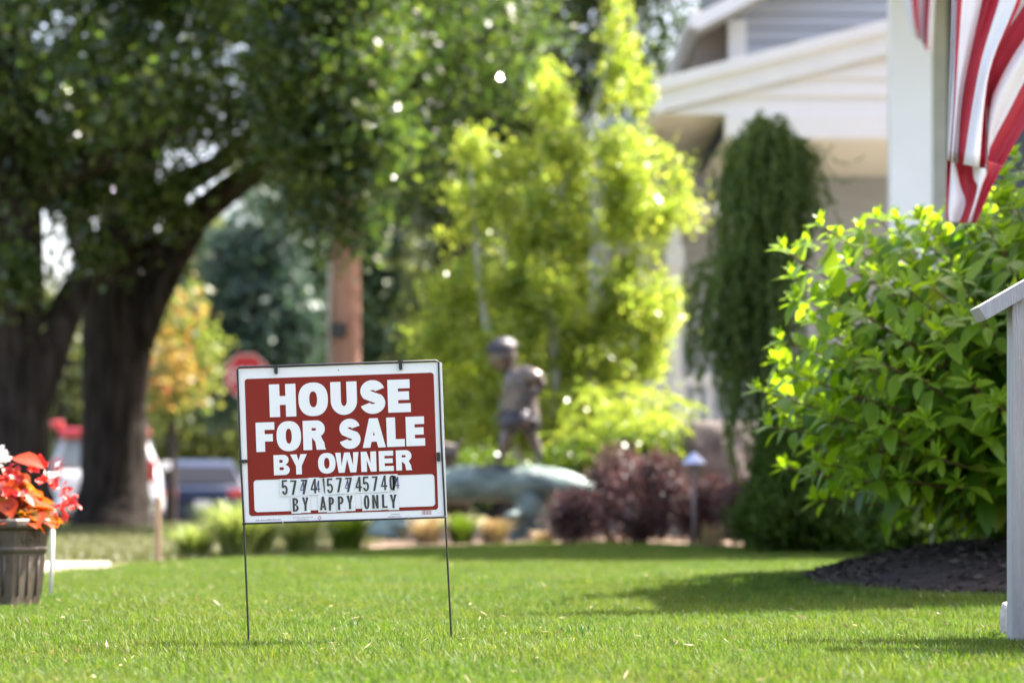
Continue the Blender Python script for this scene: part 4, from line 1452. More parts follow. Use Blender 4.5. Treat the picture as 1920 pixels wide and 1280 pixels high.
cl = 'ornamental grass clumps behind the sale sign'
blade_clump('ornamental_grass', 'bright arching variegated grass clump left of the sign leg', 445, 18.2, 560, .46, .44, M['tuft'], cl, .012)
blade_clump('ornamental_grass', 'low pale grass clump at the left end of the row, nearest the wooden stake', 365, 18.6, 380, .26, .34, M['tuft'], cl, .012)
blade_clump('ornamental_grass', 'bright grass clump right behind the left sign leg', 480, 18.6, 420, .40, .40, M['tuft'], cl, .012)
blade_clump('ornamental_grass', 'bright grass clump seen under the middle of the sign', 565, 19.4, 420, .36, .36, M['tuft'], cl, .012)
blade_clump('ornamental_grass', 'greener grass clump under the right half of the sign', 650, 20.2, 420, .36, .32, M['ground_cover'], cl, .014)
tg = 'tan plants under the log'
blade_clump('tan_grass', 'tan and pink tuft beside the right sign leg', 800, 23.3, 260, .26, .22, M['tan_tuft'], tg, .014)
blade_clump('tan_grass', 'green tuft below the log just right of the sign', 865, 23.5, 260, .30, .22, M['ground_cover'], tg, .014)
blade_clump('tan_grass', 'tan tuft in the sun below the boy statue', 925, 23.5, 260, .26, .24, M['tan_tuft'], tg, .014)
blade_clump('tan_grass', 'small tan tuft beside the dark log stub', 1020, 23.3, 120, .14, .14, M['tan_tuft'], tg, .012)
blade_clump('tan_grass', 'pale seeding grass tuft in front of the path light', 1335, 20.6, 90, .24, .07, M['tan_tuft'], tg, .012)

# boulder
bo = W(1355, 860, 25.4)
bm = bmesh.new()
bmesh.ops.create_icosphere(bm, subdivisions=4, radius=1)
for vv in bm.verts:
    n1 = math.sin(vv.co.x * 3.1 + 1) * math.sin(vv.co.y * 2.7) * math.sin(vv.co.z * 3.3 + .5)
    n2 = math.sin(vv.co.x * 9.1) * math.sin(vv.co.y * 8.3 + 2) * math.sin(vv.co.z * 7.7)
    k_ = 1 + .16 * n1 + .06 * n2
    vv.co = Vector((vv.co.x * .47 * k_, vv.co.y * .40 * k_, max(-.62, min(.50, vv.co.z * .66 * k_))))
    vv.co += Vector((bo.x, bo.y, .62))
me = bpy.data.meshes.new('boulder')
bm.to_mesh(me)
bm.free()
for vv in me.vertices:
    pass
bo_o = link('boulder', me, M['rock'], None, None, True)
tag(bo_o, 'large brownish grey boulder behind the purple barberries', 'rock')

# path light
pl_ = W(1301, 1000, 21.8)
pt = thing('path_light', 'slim garden path light with a pale blue cone cap among the barberries', 'light', (pl_.x, 21.8, 0))
mb = MB()
mb.tube([(pl_.x, 21.8, -.05), (pl_.x, 21.8, W(0, 868, 21.8).z)], .016, 10)
part('post', mb.mesh('post'), M['light_post'], pt, True)
mb = MB()
zt = W(0, 848, 21.8).z
mb.tube([(pl_.x, 21.8, zt - .095), (pl_.x, 21.8, zt - .085), (pl_.x, 21.8, zt)], [.10, .10, .015], 20)
part('cap', mb.mesh('cap'), M['light_cap'], pt)


# ------------------------------------------------------------------ bronze statue: boy and dog on a log
def skin(verts, edges, radii, sub=2, root=0):
    me = bpy.data.meshes.new('skin')
    me.from_pydata([tuple(p) for p in verts], edges, [])
    o = bpy.data.objects.new('skin', me)
    COL.objects.link(o)
    sm = o.modifiers.new('s', 'SKIN')
    sm.use_smooth_shade = True
    for i, r_ in enumerate(radii):
        r_ = r_ if isinstance(r_, tuple) else (r_, r_)
        me.skin_vertices[0].data[i].radius = r_
    me.skin_vertices[0].data[root].use_root = True
    if sub:
        ss_ = o.modifiers.new('u', 'SUBSURF')
        ss_.levels = sub
        ss_.render_levels = sub
    dg = bpy.context.evaluated_depsgraph_get()
    out = bpy.data.meshes.new_from_object(o.evaluated_get(dg))
    bpy.data.objects.remove(o)
    return out


DT = 24.0
st_b = W(960, 1000, DT)
stt = thing('bronze_statue', 'bronze statue of a boy stepping along a green patina log with a dog behind', 'statue', (st_b.x, DT, 0))


def S(x, y, d=0.0):
    return W(x, y, DT + d)


pxm = DT / F
# body: pelvis root, torso, neck, legs with feet, arms
V_ = [S(978, 786), S(975, 755), S(976, 722), S(972, 700), S(960, 690),                                  # 0-4 pelvis..neck
      S(962, 792, -.06), S(945, 824, -.07), S(943, 856, -.07), S(929, 866, -.08),                         # 5-8 front leg
      S(990, 792, .06), S(1000, 824, .06), S(1014, 852, .06), S(1002, 863, .05),                            # 9-12 rear leg
      S(985, 700, -.12), S(1021, 718, -.15), S(996, 746, -.17), S(984, 752, -.17),                        # 13-16 near arm, elbow back
      S(962, 702, .11), S(955, 738, .14), S(942, 768, .10), S(936, 776, .09)]                             # 17-20 far arm forward
E_ = [(0, 1), (1, 2), (2, 3), (3, 4), (0, 5), (5, 6), (6, 7), (7, 8), (0, 9), (9, 10), (10, 11), (11, 12), (3, 13), (13, 14), (14, 15), (15, 16), (3, 17), (17, 18), (18, 19), (19, 20)]
R_ = [.125, .125, .125, .095, .05, .075, .052, .036, .030, .078, .055, .038, .032, .055, .036, .030, .026, .05, .036, .030, .026]
part('boy_figure', skin(V_, E_, R_), M['bronze'], stt, True)
# head: egg shape with nose, brow, chin, ears
bm = bmesh.new()
bmesh.ops.create_uvsphere(bm, u_segments=24, v_segments=18, radius=1)
hd = S(943, 668)
for vv in bm.verts:
    x, y, z = vv.co
    r_ = .118
    fx = -x      # face towards -X
    k_ = 1.0
    X_ = x * r_ * (1.08 if x > 0 else 1.0)
    Y_ = y * r_ * .88 * (1 - .14 * max(0, -z))
    Z_ = z * r_ * 1.16
    if fx > .75 and abs(y) < .28 and -.3 < z < .12:
        X_ -= .030 * (1 - abs(y) / .28)
    if fx > .6 and -.62 < z < -.42 and abs(y) < .4:
        X_ -= .008
    if fx > .6 and .1 < z < .3 and .15 < abs(y) < .6:
        X_ += .012
    if abs(y) > .9 and abs(z) < .3 and abs(x) < .35:
        Y_ *= 1.14
    vv.co = Vector((X_, Y_, Z_))
me = bpy.data.meshes.new('head')
bm.to_mesh(me)
bm.free()
me.transform(Matrix.Translation(hd) @ Matrix.Rotation(math.radians(-20), 4, 'Y'))
part('head', me, M['bronze'], stt, True)
# rounded cap with short brim
bm = bmesh.new()
bmesh.ops.create_uvsphere(bm, u_segments=24, v_segments=14, radius=1)
bmesh.ops.delete(bm, geom=[vv for vv in bm.verts if vv.co.z < -.22], context='VERTS')
for vv in bm.verts:
    x, y, z = vv.co
    vv.co = Vector((x * .142 + .008, y * .128, z * .112 + .004 * math.sin(x * 30) * math.sin(y * 26)))
    if z < .02 and x < -.55:
        vv.co.x -= .030
me = bpy.data.meshes.new('cap')
bm.to_mesh(me)
bm.free()
me.transform(Matrix.Translation(S(941, 655)) @ Matrix.Rotation(math.radians(-10), 4, 'Y'))
part('cap', me, M['bronze_dark'], stt, True)
# loose shirt and shorts (lofted garments that hang off the body)


def garment(rings, seg=20, wav=.05):
    mb_ = MB()
    vs, fs = [], []
    for q_, (c_, rx, ry) in enumerate(rings):
        for k_ in range(seg):
            an = 2 * math.pi * k_ / seg
            w_ = 1 + wav * math.sin(an * 5 + q_) * (q_ / len(rings))
            vs.append(c_ + Vector((math.cos(an) * rx * w_, math.sin(an) * ry * w_, 0)))
    for q_ in range(len(rings) - 1):
        for k_ in range(seg):
            fs.append((q_ * seg + k_, q_ * seg + (k_ + 1) % seg, (q_ + 1) * seg + (k_ + 1) % seg, (q_ + 1) * seg + k_))
    fs.append(tuple(range(seg)))
    return mb_.add(vs, fs)


g_ = garment([(S(965, 690), .06, .07), (S(972, 696), .115, .14), (S(977, 712), .155, .16), (S(976, 735), .160, .15), (S(976, 752), .158, .145), (S(978, 768), .162, .148), (S(979, 776), .166, .15)])
g_.tube([S(980, 698, -.10), S(1003, 707, -.14), S(1016, 715, -.15)], [.075, .07, .062], 12)
g_.tube([S(966, 700, .10), S(958, 722, .13)], [.07, .06], 12)
part('shirt', g_.mesh('shirt'), M['bronze'], stt, True)
g_ = garment([(S(977, 770), .16, .15), (S(976, 790), .178, .16)])
g_.tube([S(966, 780, -.06), S(956, 796, -.07), S(949, 808, -.07)], [.110, .095, .085], 14)
g_.tube([S(988, 780, .05), S(995, 798, .06), S(1000, 809, .06)], [.110, .098, .088], 14)
part('shorts', g_.mesh('shorts'), M['bronze_dark'], stt, True)
# hands with fingers
for nm, hx, hy, hd_, dx, dz in (('hand', 936, 777, .09, -.6, -.8), ('hand', 976, 753, -.17, -1, -.15)):
    c_ = S(hx, hy, hd_)
    dv = Vector((dx, 0, dz)).normalized()
    sd = Vector((0, 1, 0))
    Vh = [c_ - dv * .01, c_ + dv * .035]
    Eh = [(0, 1)]
    Rh = [(.018, .026), (.016, .026)]
    for k_ in range(4):
        b_ = c_ + dv * .04 + sd * (k_ - 1.5) * .014
        ln = (.030, .036, .034, .026)[k_]
        Vh += [b_ + dv * ln * .5, b_ + dv * ln + Vector((.008, 0, -.01))]
        Eh += [(1, len(Vh) - 2), (len(Vh) - 2, len(Vh) - 1)]
        Rh += [.0075, .006]
    Vh += [c_ + dv * .02 + sd * .03, c_ + dv * .045 + sd * .042]
    Eh += [(0, len(Vh) - 2), (len(Vh) - 2, len(Vh) - 1)]
    Rh += [.008, .0065]
    part(nm, skin(Vh, Eh, Rh, 1), M['bronze'], stt, True)
# dog walking behind, seen from the rear quarter beside the sign
Vd = [S(815, 840), S(790, 838), S(765, 836), S(740, 826), S(722, 812), S(705, 816),                        # hip, belly, chest, neck, head, muzzle
      S(838, 842), S(852, 852), S(846, 866), S(853, 884),                                                   # rump, hind leg near
      S(832, 850, .08), S(842, 866, .09), S(838, 884, .09),                                                 # hind leg far
      S(762, 856, -.07), S(764, 872, -.07), S(758, 886, -.07), S(756, 856, .07), S(752, 872, .07), S(748, 886, .07),
      S(856, 836), S(868, 826)]
Ed = [(0, 1), (1, 2), (2, 3), (3, 4), (4, 5), (0, 6), (6, 7), (7, 8), (8, 9), (6, 10), (10, 11), (11, 12), (2, 13), (13, 14), (14, 15), (2, 16), (16, 17), (17, 18), (6, 19), (19, 20)]
Rd = [.085, .09, .10, .07, .06, .035, .09, .055, .028, .026, .055, .03, .026, .042, .03, .024, .042, .03, .024, .022, .012]
part('dog_figure', skin(Vd, Ed, Rd), M['bronze'], stt, True)
# log
lg = [S(640, 925, .05), S(720, 918, .02), S(790, 914), S(850, 908), S(920, 905), S(990, 906), S(1060, 912), S(1112, 922, .05)]
mb = MB()
mb.tube(spline(lg, 5), lerp_list([.11, .135, .15, .165, .168, .165, .14, .09], 5), 26, .085)
part('log', mb.mesh('log'), M['patina'], stt, True)
mb = MB()
mb.tube(spline([S(992, 930, -.02), S(1000, 955, -.06), S(985, 985, -.05), S(990, 1004, -.05)], 4), lerp_list([.15, .13, .15, .19], 4), 16, .10)
mb.tube(spline([S(985, 960, -.1), S(962, 968, -.22), S(950, 975, -.25)], 3), lerp_list([.08, .06, .05], 3), 10, .08)
part('log_stub', mb.mesh('log_stub'), M['patina'], stt, True)
mb = MB()
mb.tube(spline([S(735, 930), S(745, 960), S(725, 985), S(720, 1004)], 4), lerp_list([.12, .10, .12, .17], 4), 14, .10)
mb.tube(spline([S(730, 975), S(765, 985, -.1), S(785, 960, -.12)], 4), lerp_list([.06, .05, .04], 4), 8, .08)
part('log_stub', mb.mesh('log_stub'), M['patina'], stt, True)

# ------------------------------------------------------------------ hydrangea with single leaves
hy = thing('hydrangea_bush', 'big leafy hydrangea with bright lime tips growing in the dark mulch', 'shrub', (2.45, 12.0, 0.2))
LS = [0, .10, .28, .50, .72, .90, 1.0]
LWp = [0.04, .52, .92, 1.0, .70, .26, 0.0]


def leaf_geo(base, d, up, L, Wd, fold=.18, droop=.25):
    """pointed ovate leaf; returns verts (list) and quads"""
    d = d.normalized()
    sd = d.cross(up)
    if sd.length < 1e-3:
        sd = d.cross(Vector((1, 0, 0)))
    sd.normalize()
    nn = sd.cross(d)
    vs, fs = [], []
    for s, w_ in zip(LS, LWp):
        c_ = base + d * (L * s) - nn * (droop * L * s * s)
        hw_ = Wd * .5 * w_
        wob = 1 + .05 * math.sin(s * 23)
        vs += [c_ - sd * hw_ * wob + nn * (fold * hw_), c_, c_ + sd * hw_ * wob + nn * (fold * hw_)]
    for k_ in range(len(LS) - 1):
        a_ = k_ * 3
        fs += [(a_, a_ + 1, a_ + 4, a_ + 3), (a_ + 1, a_ + 2, a_ + 5, a_ + 4)]
    return vs, fs


LEAVES = []      # (distance key, verts, faces, is_new)
stems = MB()
cen = Vector((2.40, 11.9, 0.88))
rad3 = Vector((1.24, 1.36, 0.98))
targets = []
for (x_, y_, d_) in ((1475, 470, 11.35), (1545, 425, 11.5), (1595, 500, 11.2), (1430, 735, 11.4), (1450, 800, 11.3), (1500, 560, 11.4), (1690, 440, 11.6), (1640, 470, 11.4), (1790, 400, 11.7), (1880, 330, 11.7), (1905, 300, 11.9),
                      (1840, 600, 10.75), (1760, 620, 10.7), (1560, 640, 11.1), (1620, 590, 10.95), (1500, 700, 11.3), (1700, 540, 10.9), (1880, 470, 10.9), (1800, 520, 10.8), (1560, 780, 11.1), (1650, 820, 10.9), (1740, 790, 10.75), (1850, 820, 10.8), (1650, 680, 10.8),
                      (1840, 410, 11.4), (1740, 460, 11.3), (1900, 560, 10.7), (1720, 700, 10.7), (1820, 720, 10.7), (1540, 870, 11.2), (1690, 900, 10.9), (1800, 910, 10.85), (1900, 890, 10.8), (1600, 740, 10.95), (1470, 640, 11.5),
                      (1520, 460, 11.7), (1580, 450, 11.8), (1490, 520, 11.6), (1660, 520, 11.1), (1750, 540, 10.95), (1620, 900, 11.0), (1760, 860, 10.8), (1870, 760, 10.7), (1560, 560, 11.2), (1530, 610, 11.3)):
    targets.append(W(x_, y_, d_))
while len(targets) < 380:
    u = Vector(rand_unit(1)[0])
    if u.z < -.50:
        continue
    e_ = 2.6
    k_ = (abs(u.x) ** e_ + abs(u.y) ** e_ + abs(u.z) ** e_) ** (-1 / e_)
    k_ *= RNG.uniform(.72, .98)
    targets.append(cen + Vector((u.x * rad3.x, u.y * rad3.y, u.z * rad3.z)) * k_)
for ti, tip_ in enumerate(targets):
    b0 = Vector((2.5 + RNG.uniform(-.25, .25), 12.0 + RNG.uniform(-.25, .25), 0.22))
    hd_ = tip_ - b0
    mid_ = b0 + Vector((hd_.x * .38, hd_.y * .38, hd_.z * .62))
    pts = spline([b0, mid_, tip_], 9)
    stems.tube(pts, [.009 - .0065 * i / (len(pts) - 1) for i in range(len(pts))], 5)
    nn_ = len(pts)
    phase = RNG.uniform(0, 3.14)
    total = sum((pts[i + 1] - pts[i]).length for i in range(nn_ - 1))
    s_nodes = np.arange(0.30, 1.0, 0.075 / max(total, .3)) if ti % 3 else np.arange(.40, 1.0, .085 / max(total, .3))
    for q_, s in enumerate(s_nodes):
        fi = s * (nn_ - 1)
        i0 = min(int(fi), nn_ - 2)
        p = pts[i0].lerp(pts[i0 + 1], fi - i0)
        tg_ = (pts[i0 + 1] - pts[i0]).normalized()
        a_ = tg_.cross(Vector((0.3, -.5, .8))).normalized()
        b_ = tg_.cross(a_)
        for sgn in (0, math.pi):
            an = phase + q_ * math.pi / 2 + sgn + RNG.uniform(-.35, .35)
            od = a_ * math.cos(an) + b_ * math.sin(an)
            d = (od + tg_ * RNG.uniform(.25, .75) + Vector((0, 0, RNG.uniform(-.15, .25)))).normalized()
            L = RNG.choice([RNG.uniform(.06, .10), RNG.uniform(.11, .16), RNG.uniform(.15, .195)]) * (1.0 if s < .85 else .75)
            up = (Vector((0, 0, 1)) + tg_ * .5 + Vector(RNG.normal(size=3)) * .25)
            vs, fs = leaf_geo(p + d * .012, d, up, L, L * RNG.uniform(.42, .56), RNG.uniform(.1, .35), RNG.uniform(.10, .42))
            LEAVES.append((p, vs, fs, s > .86))
    tg_ = (pts[-1] - pts[-2]).normalized()
    tg_ = (tg_ + Vector((0, 0, .5))).normalized()
    a_ = tg_.cross(Vector((0.3, -.5, .8))).normalized()
    b_ = tg_.cross(a_)
    for k_ in range(6):
        an = k_ * 1.1 + phase
        od = a_ * math.cos(an) + b_ * math.sin(an)
        d = (od * .8 + tg_ * (.5 + .14 * k_)).normalized()
        L = .105 - .011 * k_
        vs, fs = leaf_geo(tip_ + tg_ * .006 * k_, d, Vector((0, 0, 1)) + tg_, L, L * .46, .28, .12)
        LEAVES.append((tip_, vs, fs, True))
part('stem', stems.mesh('stem'), M['stem'], hy, True)


def vis_key(L_):
    p = L_[0]
    x_ = 960 + F * p.x / p.y
    return (p.y - .0) + (3 if x_ > 1930 else 0) + 0.8 * max(0, .5 - p.z)


LEAVES.sort(key=vis_key)
hyo = hy.location
for i, (p, vs, fs, nw) in enumerate(LEAVES[:300]):
    me = bpy.data.meshes.new('leaf')
    me.from_pydata([tuple(q_ - hyo) for q_ in vs], [], fs)
    link('leaf', me, M['hyd_new'] if nw else M['hydrangea'], hy, None, True)
for nw, nm in ((False, 'foliage'), (True, 'new_foliage')):
    V_, F_ = [], []
    for (p, vs, fs, n_) in LEAVES[300:]:
        if n_ == nw:
            b_ = len(V_)
            V_ += [tuple(q_ - hyo) for q_ in vs]
            F_ += [tuple(i + b_ for i in f_) for f_ in fs]
    link(nm, mesh_np(nm, np.array(V_), np.array(F_)), M['hyd_new'] if nw else M['hydrangea'], hy, 'stuff', True)

# ------------------------------------------------------------------ flags
DF = 10.6


def ribbon_flag(parent, bounds, cols, D, depth_fn, nseg=26, canton=0):
    """cloth from stripe boundaries; bounds: list of polylines (photo px) from top to bottom, neighbouring stripes share one"""
    rows = []
    for bpts in bounds:
        pts3 = [Vector((p_[0], p_[1], 0)) for p_ in bpts]
        # resample by arc length
        sp_ = spline(pts3, 10)
        dist = [0]
        for i in range(1, len(sp_)):
            dist.append(dist[-1] + (sp_[i] - sp_[i - 1]).length)
        out = []
        for k_ in range(nseg + 1):
            tt = dist[-1] * k_ / nseg
            j = min(max(np.searchsorted(dist, tt), 1), len(dist) - 1)
            q_ = (tt - dist[j - 1]) / max(dist[j] - dist[j - 1], 1e-6)
            out.append(sp_[j - 1].lerp(sp_[j], q_))
        rows.append(out)
    fine, fc = [], []
    SUB = 4
    for i in range(len(rows) - 1):
        for s in range(SUB):
            fine.append([rows[i][k_].lerp(rows[i + 1][k_], s / SUB) for k_ in range(nseg + 1)])
            fc.append(cols[i])
    fine.append(rows[-1])
    vs = []
    for ri, r_ in enumerate(fine):
        for k_, p_ in enumerate(r_):
            D_ = D + depth_fn(ri / SUB, k_ / nseg)
            vs.append(tuple(W(p_.x, p_.y, D_)))
    fs, mi = [], []
    nc_ = nseg + 1
    for ri in range(len(fine) - 1):
        for k_ in range(nseg):
            fs.append((ri * nc_ + k_, ri * nc_ + k_ + 1, (ri + 1) * nc_ + k_ + 1, (ri + 1) * nc_ + k_))
            mi.append(2 if k_ < canton else fc[ri])
    me = bpy.data.meshes.new('cloth')
    me.from_pydata(vs, [], fs)
    for m_ in (M['flag_red'], M['flag_white'], M['flag_blue']):
        me.materials.append(m_)
    me.polygons.foreach_set('material_index', mi)
    o = part('cloth', me, None, parent, True)
    sd = o.modifiers.new('thickness', 'SOLIDIFY')
    sd.thickness = .0015
    if canton:
        star = [(.016 * (1 if q_ % 2 == 0 else .4) * math.sin(q_ * math.pi / 5), .016 * (1 if q_ % 2 == 0 else .4) * math.cos(q_ * math.pi / 5)) for q_ in range(10)]
        sm_ = loops_mesh([star], .0004)
        sm_.transform(Matrix.Rotation(math.radians(90), 4, 'X'))
        sm_.materials.append(M['flag_white'])
        for ri in range(2, len(fine) - 2, 3):
            for k_ in range(1, canton, 2):
                so = bpy.data.objects.new('star', sm_)
                COL.objects.link(so)
                so.parent = parent
                so.location = Vector(vs[ri * nc_ + k_]) + Vector((0, -.004, 0)) - parent.location
    return o


fl = thing('flag', 'american flag hanging in folds at the right edge above the hydrangea', 'flag', (1.9, DF, 2.9))
# front panel, hem at the bottom
ribbon_flag(fl, [[(1790, -330), (1786, -60), (1784, 60), (1780, 180), (1777, 300)],
                 [(1800, -330), (1794, -60), (1792, 30), (1788, 180), (1780, 303)],
                 [(1822, -330), (1808, -60), (1804, 0), (1794, 140), (1783, 303)],
                 [(1880, -330), (1850, -60), (1842, 0), (1806, 170), (1795, 306)],
                 [(1936, -330), (1888, -60), (1874, 0), (1836, 130), (1806, 308)],
                 [(1990, -330), (1920, -40), (1862, 110), (1846, 190), (1836, 314)],
                 [(2010, -330), (1930, -40), (1866, 110), (1850, 190), (1848, 316)]],
            [1, 0, 1, 0, 1, 0], DF, lambda i, s: .04 * math.sin(i * 2.2 + s * 1.5) + .02 * math.sin(i * 5 + s * 7) - .02, canton=9)
# rear panel with diagonal stripes, gathered into a point
ribbon_flag(fl, [[(1930, -330), (1880, -60), (1866, 40), (1853, 130), (1851, 200), (1850, 260)],
                 [(2010, -330), (1960, -90), (1898, 20), (1868, 80), (1852, 132), (1851, 265)],
                 [(2090, -330), (2010, -120), (1920, 10), (1876, 80), (1853, 135), (1852, 290)],
                 [(2170, -330), (2060, -110), (1930, 60), (1880, 140), (1855, 205), (1852, 320)],
                 [(2250, -330), (2110, -130), (1950, 104), (1890, 212), (1853, 286), (1850, 338)],
                 [(2320, -330), (2160, -130), (1990, 112), (1920, 238), (1874, 322), (1851, 366)]],
            [0, 1, 0, 1, 0], DF + .10, lambda i, s: .05 * math.sin(i * 2.6 + 1 + s * 2) + .02 * math.sin(i * 6 + s * 5))
# lower fold behind the hem
ribbon_flag(fl, [[(1776, 290), (1775, 340), (1773, 400), (1778, 418)],
                 [(1784, 290), (1782, 340), (1778, 395), (1780, 418)],
                 [(1788, 290), (1800, 345), (1810, 380), (1798, 418)],
                 [(1822, 295), (1826, 335), (1832, 355), (1815, 418)],
                 [(1848, 300), (1850, 325), (1840, 352), (1822, 418)],
                 [(1880, 310), (1862, 345), (1850, 372), (1830, 418)]],
            [0, 1, 0, 1, 0], DF + .05, lambda i, s: .03 * math.sin(i * 3 + s * 2))
mb = MB()
mb.tube([W(2170, -340, DF + .08), W(1760, -345, DF + .02)], .014, 10)
part('pole', mb.mesh('pole'), M['white'], fl, True)
mb = MB()
mb.tube([W(2170, -340, DF + .08), Vector((2.68, 10.89, 2.95))], .014, 10)
part('bracket', mb.mesh('bracket'), M['black_metal'], fl, True)

fl2 = thing('flag', 'blurred striped flag tip hanging in front of the white porch column', 'flag', W(1720, -60, 18.6))
ribbon_flag(fl2, [[(1688, -160), (1694, -20), (1704, 40), (1718, 70)],
                  [(1706, -160), (1708, -20), (1713, 40), (1722, 72)],
                  [(1724, -160), (1722, -20), (1723, 40), (1726, 74)],
                  [(1738, -160), (1733, -20), (1731, 40), (1733, 88)],
                  [(1752, -160), (1746, -20), (1742, 50), (1741, 98)],
                  [(1764, -160), (1754, -20), (1750, 50), (1747, 108)]],
            [1, 0, 1, 0, 1], 18.6, lambda i, s: .05 * math.sin(i * 2.5 + s))
mb = MB()
mb.tube([W(1680, -165, 18.6), W(1775, -165, 18.6)], .015, 8)
mb.tube([W(1720, -165, 18.6), Vector((W(1720, 0, 19.0).x, 19.39, W(0, -150, 19.4).z))], .015, 8)
part('pole', mb.mesh('pole'), M['white'], fl2, True)

# ------------------------------------------------------------------ stair railings at the right edge
DR = 8.0
x0_ = W(1898, 0, DR).x
zt_ = W(0, 566, DR).z
ux = Vector((87, 0, 50)).normalized()          # slope of the handrail


def railing(label, dx, Dr):
    rl_ = thing('stair_railing', label, 'railing', (x0_ + dx, Dr, 0), 'railings of the porch steps')
    xa = x0_ + dx
    mb = MB()
    mb.prism([(xa, -.05), (xa + .09, -.05), (xa + .09, zt_ + .049), (xa, zt_ - .003)], 'y', Dr, Dr + .09)
    part('post', mb.mesh('post', .003), M['rail'], rl_)
    for q_ in (.12, .52, .86):
        mb = MB()
        mb.tube([(xa + .022, Dr + .002, q_), (xa + .022, Dr - .0015, q_)], .0035, 10)
        part('nail', mb.mesh('nail'), M['galv'], rl_)
    a0 = W(1830, 577, DR) + Vector((dx, 0, 0))
    a1 = W(1846, 601, DR) + Vector((dx, 0, 0))
    e0_, e1_ = a0 + ux * 1.25, a1 + ux * 1.25
    mb = MB()
    mb.prism([(a0.x, a0.z), (e0_.x, e0_.z), (e1_.x, e1_.z), (a1.x, a1.z)], 'y', Dr - .03, Dr + .12)
    part('handrail', mb.mesh('handrail', .003), M['rail'], rl_)
    x1_ = xa + 1.0
    mb = MB()
    mb.box(x1_, x1_ + .09, Dr, Dr + .09, -.05, zt_ + .56)
    part('post', mb.mesh('post', .003), M['rail'], rl_)
    for i in range(9):         # vertical infill boards, out of frame, added to make the railing shadow solid
        xx = xa + .093 + i * .1005
        zz = zt_ + (xx - xa) * .577
        mb = MB()
        mb.prism([(xx, .03), (xx + .098, .03), (xx + .098, zz + .04), (xx, zz - .015)], 'y', Dr + .03, Dr + .055)
        part('infill_board', mb.mesh('infill_board'), M['rail'], rl_)


railing('grey white painted stair railing with sloping handrail at the right edge', 0.0, DR)
railing('unseen nearer railing added past the right edge to thicken the stair shadow', 0.08, 7.56)  # out of view, added only to widen the shadow on the lawn
mb = MB()
for i in range(3):
    mb.box(x0_ + .30 + i * .28, x0_ + 1.2, 7.70, DR - .035, 0 if i == 0 else .17 * i + .002, .17 * (i + 1))
stepo = link('porch_steps', mb.mesh('porch_steps', .006), M['concrete'])
tag(stepo, 'concrete porch steps beside the stair railing', 'steps')
# pale footing stone beside the post
bm = bmesh.new()
bmesh.ops.create_icosphere(bm, subdivisions=4, radius=1)
sc0 = W(1893, 1150, 8.3)
for vv in bm.verts:
    c_ = vv.co
    k_ = 1 + .07 * math.sin(c_.x * 5 + 1) * math.sin(c_.z * 6) + .03 * math.sin(c_.y * 13) * math.sin(c_.z * 11)
    m_ = max(abs(c_.x), abs(c_.y), abs(c_.z)) ** .55          # squarish pebble
    vv.co = Vector((sc0.x + .015 + c_.x / m_ * .043 * k_, 8.3 + c_.y / m_ * .05, .05 + c_.z / m_ * .066 * k_))
me = bpy.data.meshes.new('edging_stone')
bm.to_mesh(me)
bm.free()
tag(link('edging_stone', me, M['pale_stone'], None, None, True), 'small pale upright stone in the grass beside the railing post', 'stone')

# ------------------------------------------------------------------ planter with begonias
DP = 10.35
pc = W(-22, 1130, DP)
pl = thing('planter', 'brown grey octagonal planter with round medallions at the left edge', 'planter', (pc.x, DP, 0))


def octo(R, z, off=math.radians(-90 + 35)):
    return [Vector((pc.x + R * math.cos(off + math.pi / 4 * k_), DP + R * math.sin(off + math.pi / 4 * k_), z)) for k_ in range(8)]


prof = [(.200, 0.0), (.206, .012), (.212, .05), (.232, .205), (.238, .212), (.241, .222), (.236, .228), (.246, .288), (.266, .296), (.270, .306), (.270, .322), (.262, .330), (.244, .328), (.236, .27), (.05, .265)]
prof = [(R_p, z_p * 1.075) for R_p, z_p in prof]
mb = MB()
rings_ = [octo(R, z) for R, z in prof]
vs = [p_ for r_ in rings_ for p_ in r_]
fs = []
for i in range(len(rings_) - 1):
    for k_ in range(8):
        fs.append((i * 8 + k_, i * 8 + (k_ + 1) % 8, (i + 1) * 8 + (k_ + 1) % 8, (i + 1) * 8 + k_))
fs.append(tuple(range(8)))
fs.append(tuple((len(rings_) - 1) * 8 + k_ for k_ in range(8)))
mb.add(vs, fs)
part('pot', mb.mesh('pot', .002, 1), M['planter'], pl)
for k_ in range(8):
    an = math.radians(-90 + 35 + 22.5 + 45 * k_)
    d = Vector((math.cos(an), math.sin(an), 0))
    ap = math.cos(math.pi / 8)
    c_ = Vector((pc.x, DP, .277)) + d * (.241 * ap)
    sd = Vector((-d.y, d.x, 0))
    upv = (Vector((0, 0, 1)) + d * .16).normalized()
    mb = MB()
    for r_, rr_ in ((.030, .0035), (.019, .003)):
        pts = [c_ + sd * math.cos(q_ * math.pi / 10) * r_ * .95 + upv * math.sin(q_ * math.pi / 10) * r_ for q_ in range(21)]
        mb.tube(pts, rr_, 6, 0, False)
    mb.tube([c_ - d * .004, c_ + d * .004], [.009, .006], 10)
    for sg in (-1, 1):      # little scroll leaves either side
        mb.tube([c_ + sd * sg * .040 + upv * .02, c_ + sd * sg * .052, c_ + sd * sg * .040 - upv * .02], .003, 6)
    part('medallion', mb.mesh('medallion'), M['planter'], pl, True)
    mb = MB()
    for q_ in (-.30, 0, .30):    # raised vertical flutes on the lower panel
        b0 = Vector((pc.x, DP, .059)) + d * (.213 * ap) + sd * q_ * .165
        b1 = Vector((pc.x, DP, .213)) + d * (.231 * ap) + sd * q_ * .178
        mb.tube([b0, b1], .005, 6)
    part('flute', mb.mesh('flute'), M['planter'], pl, True)

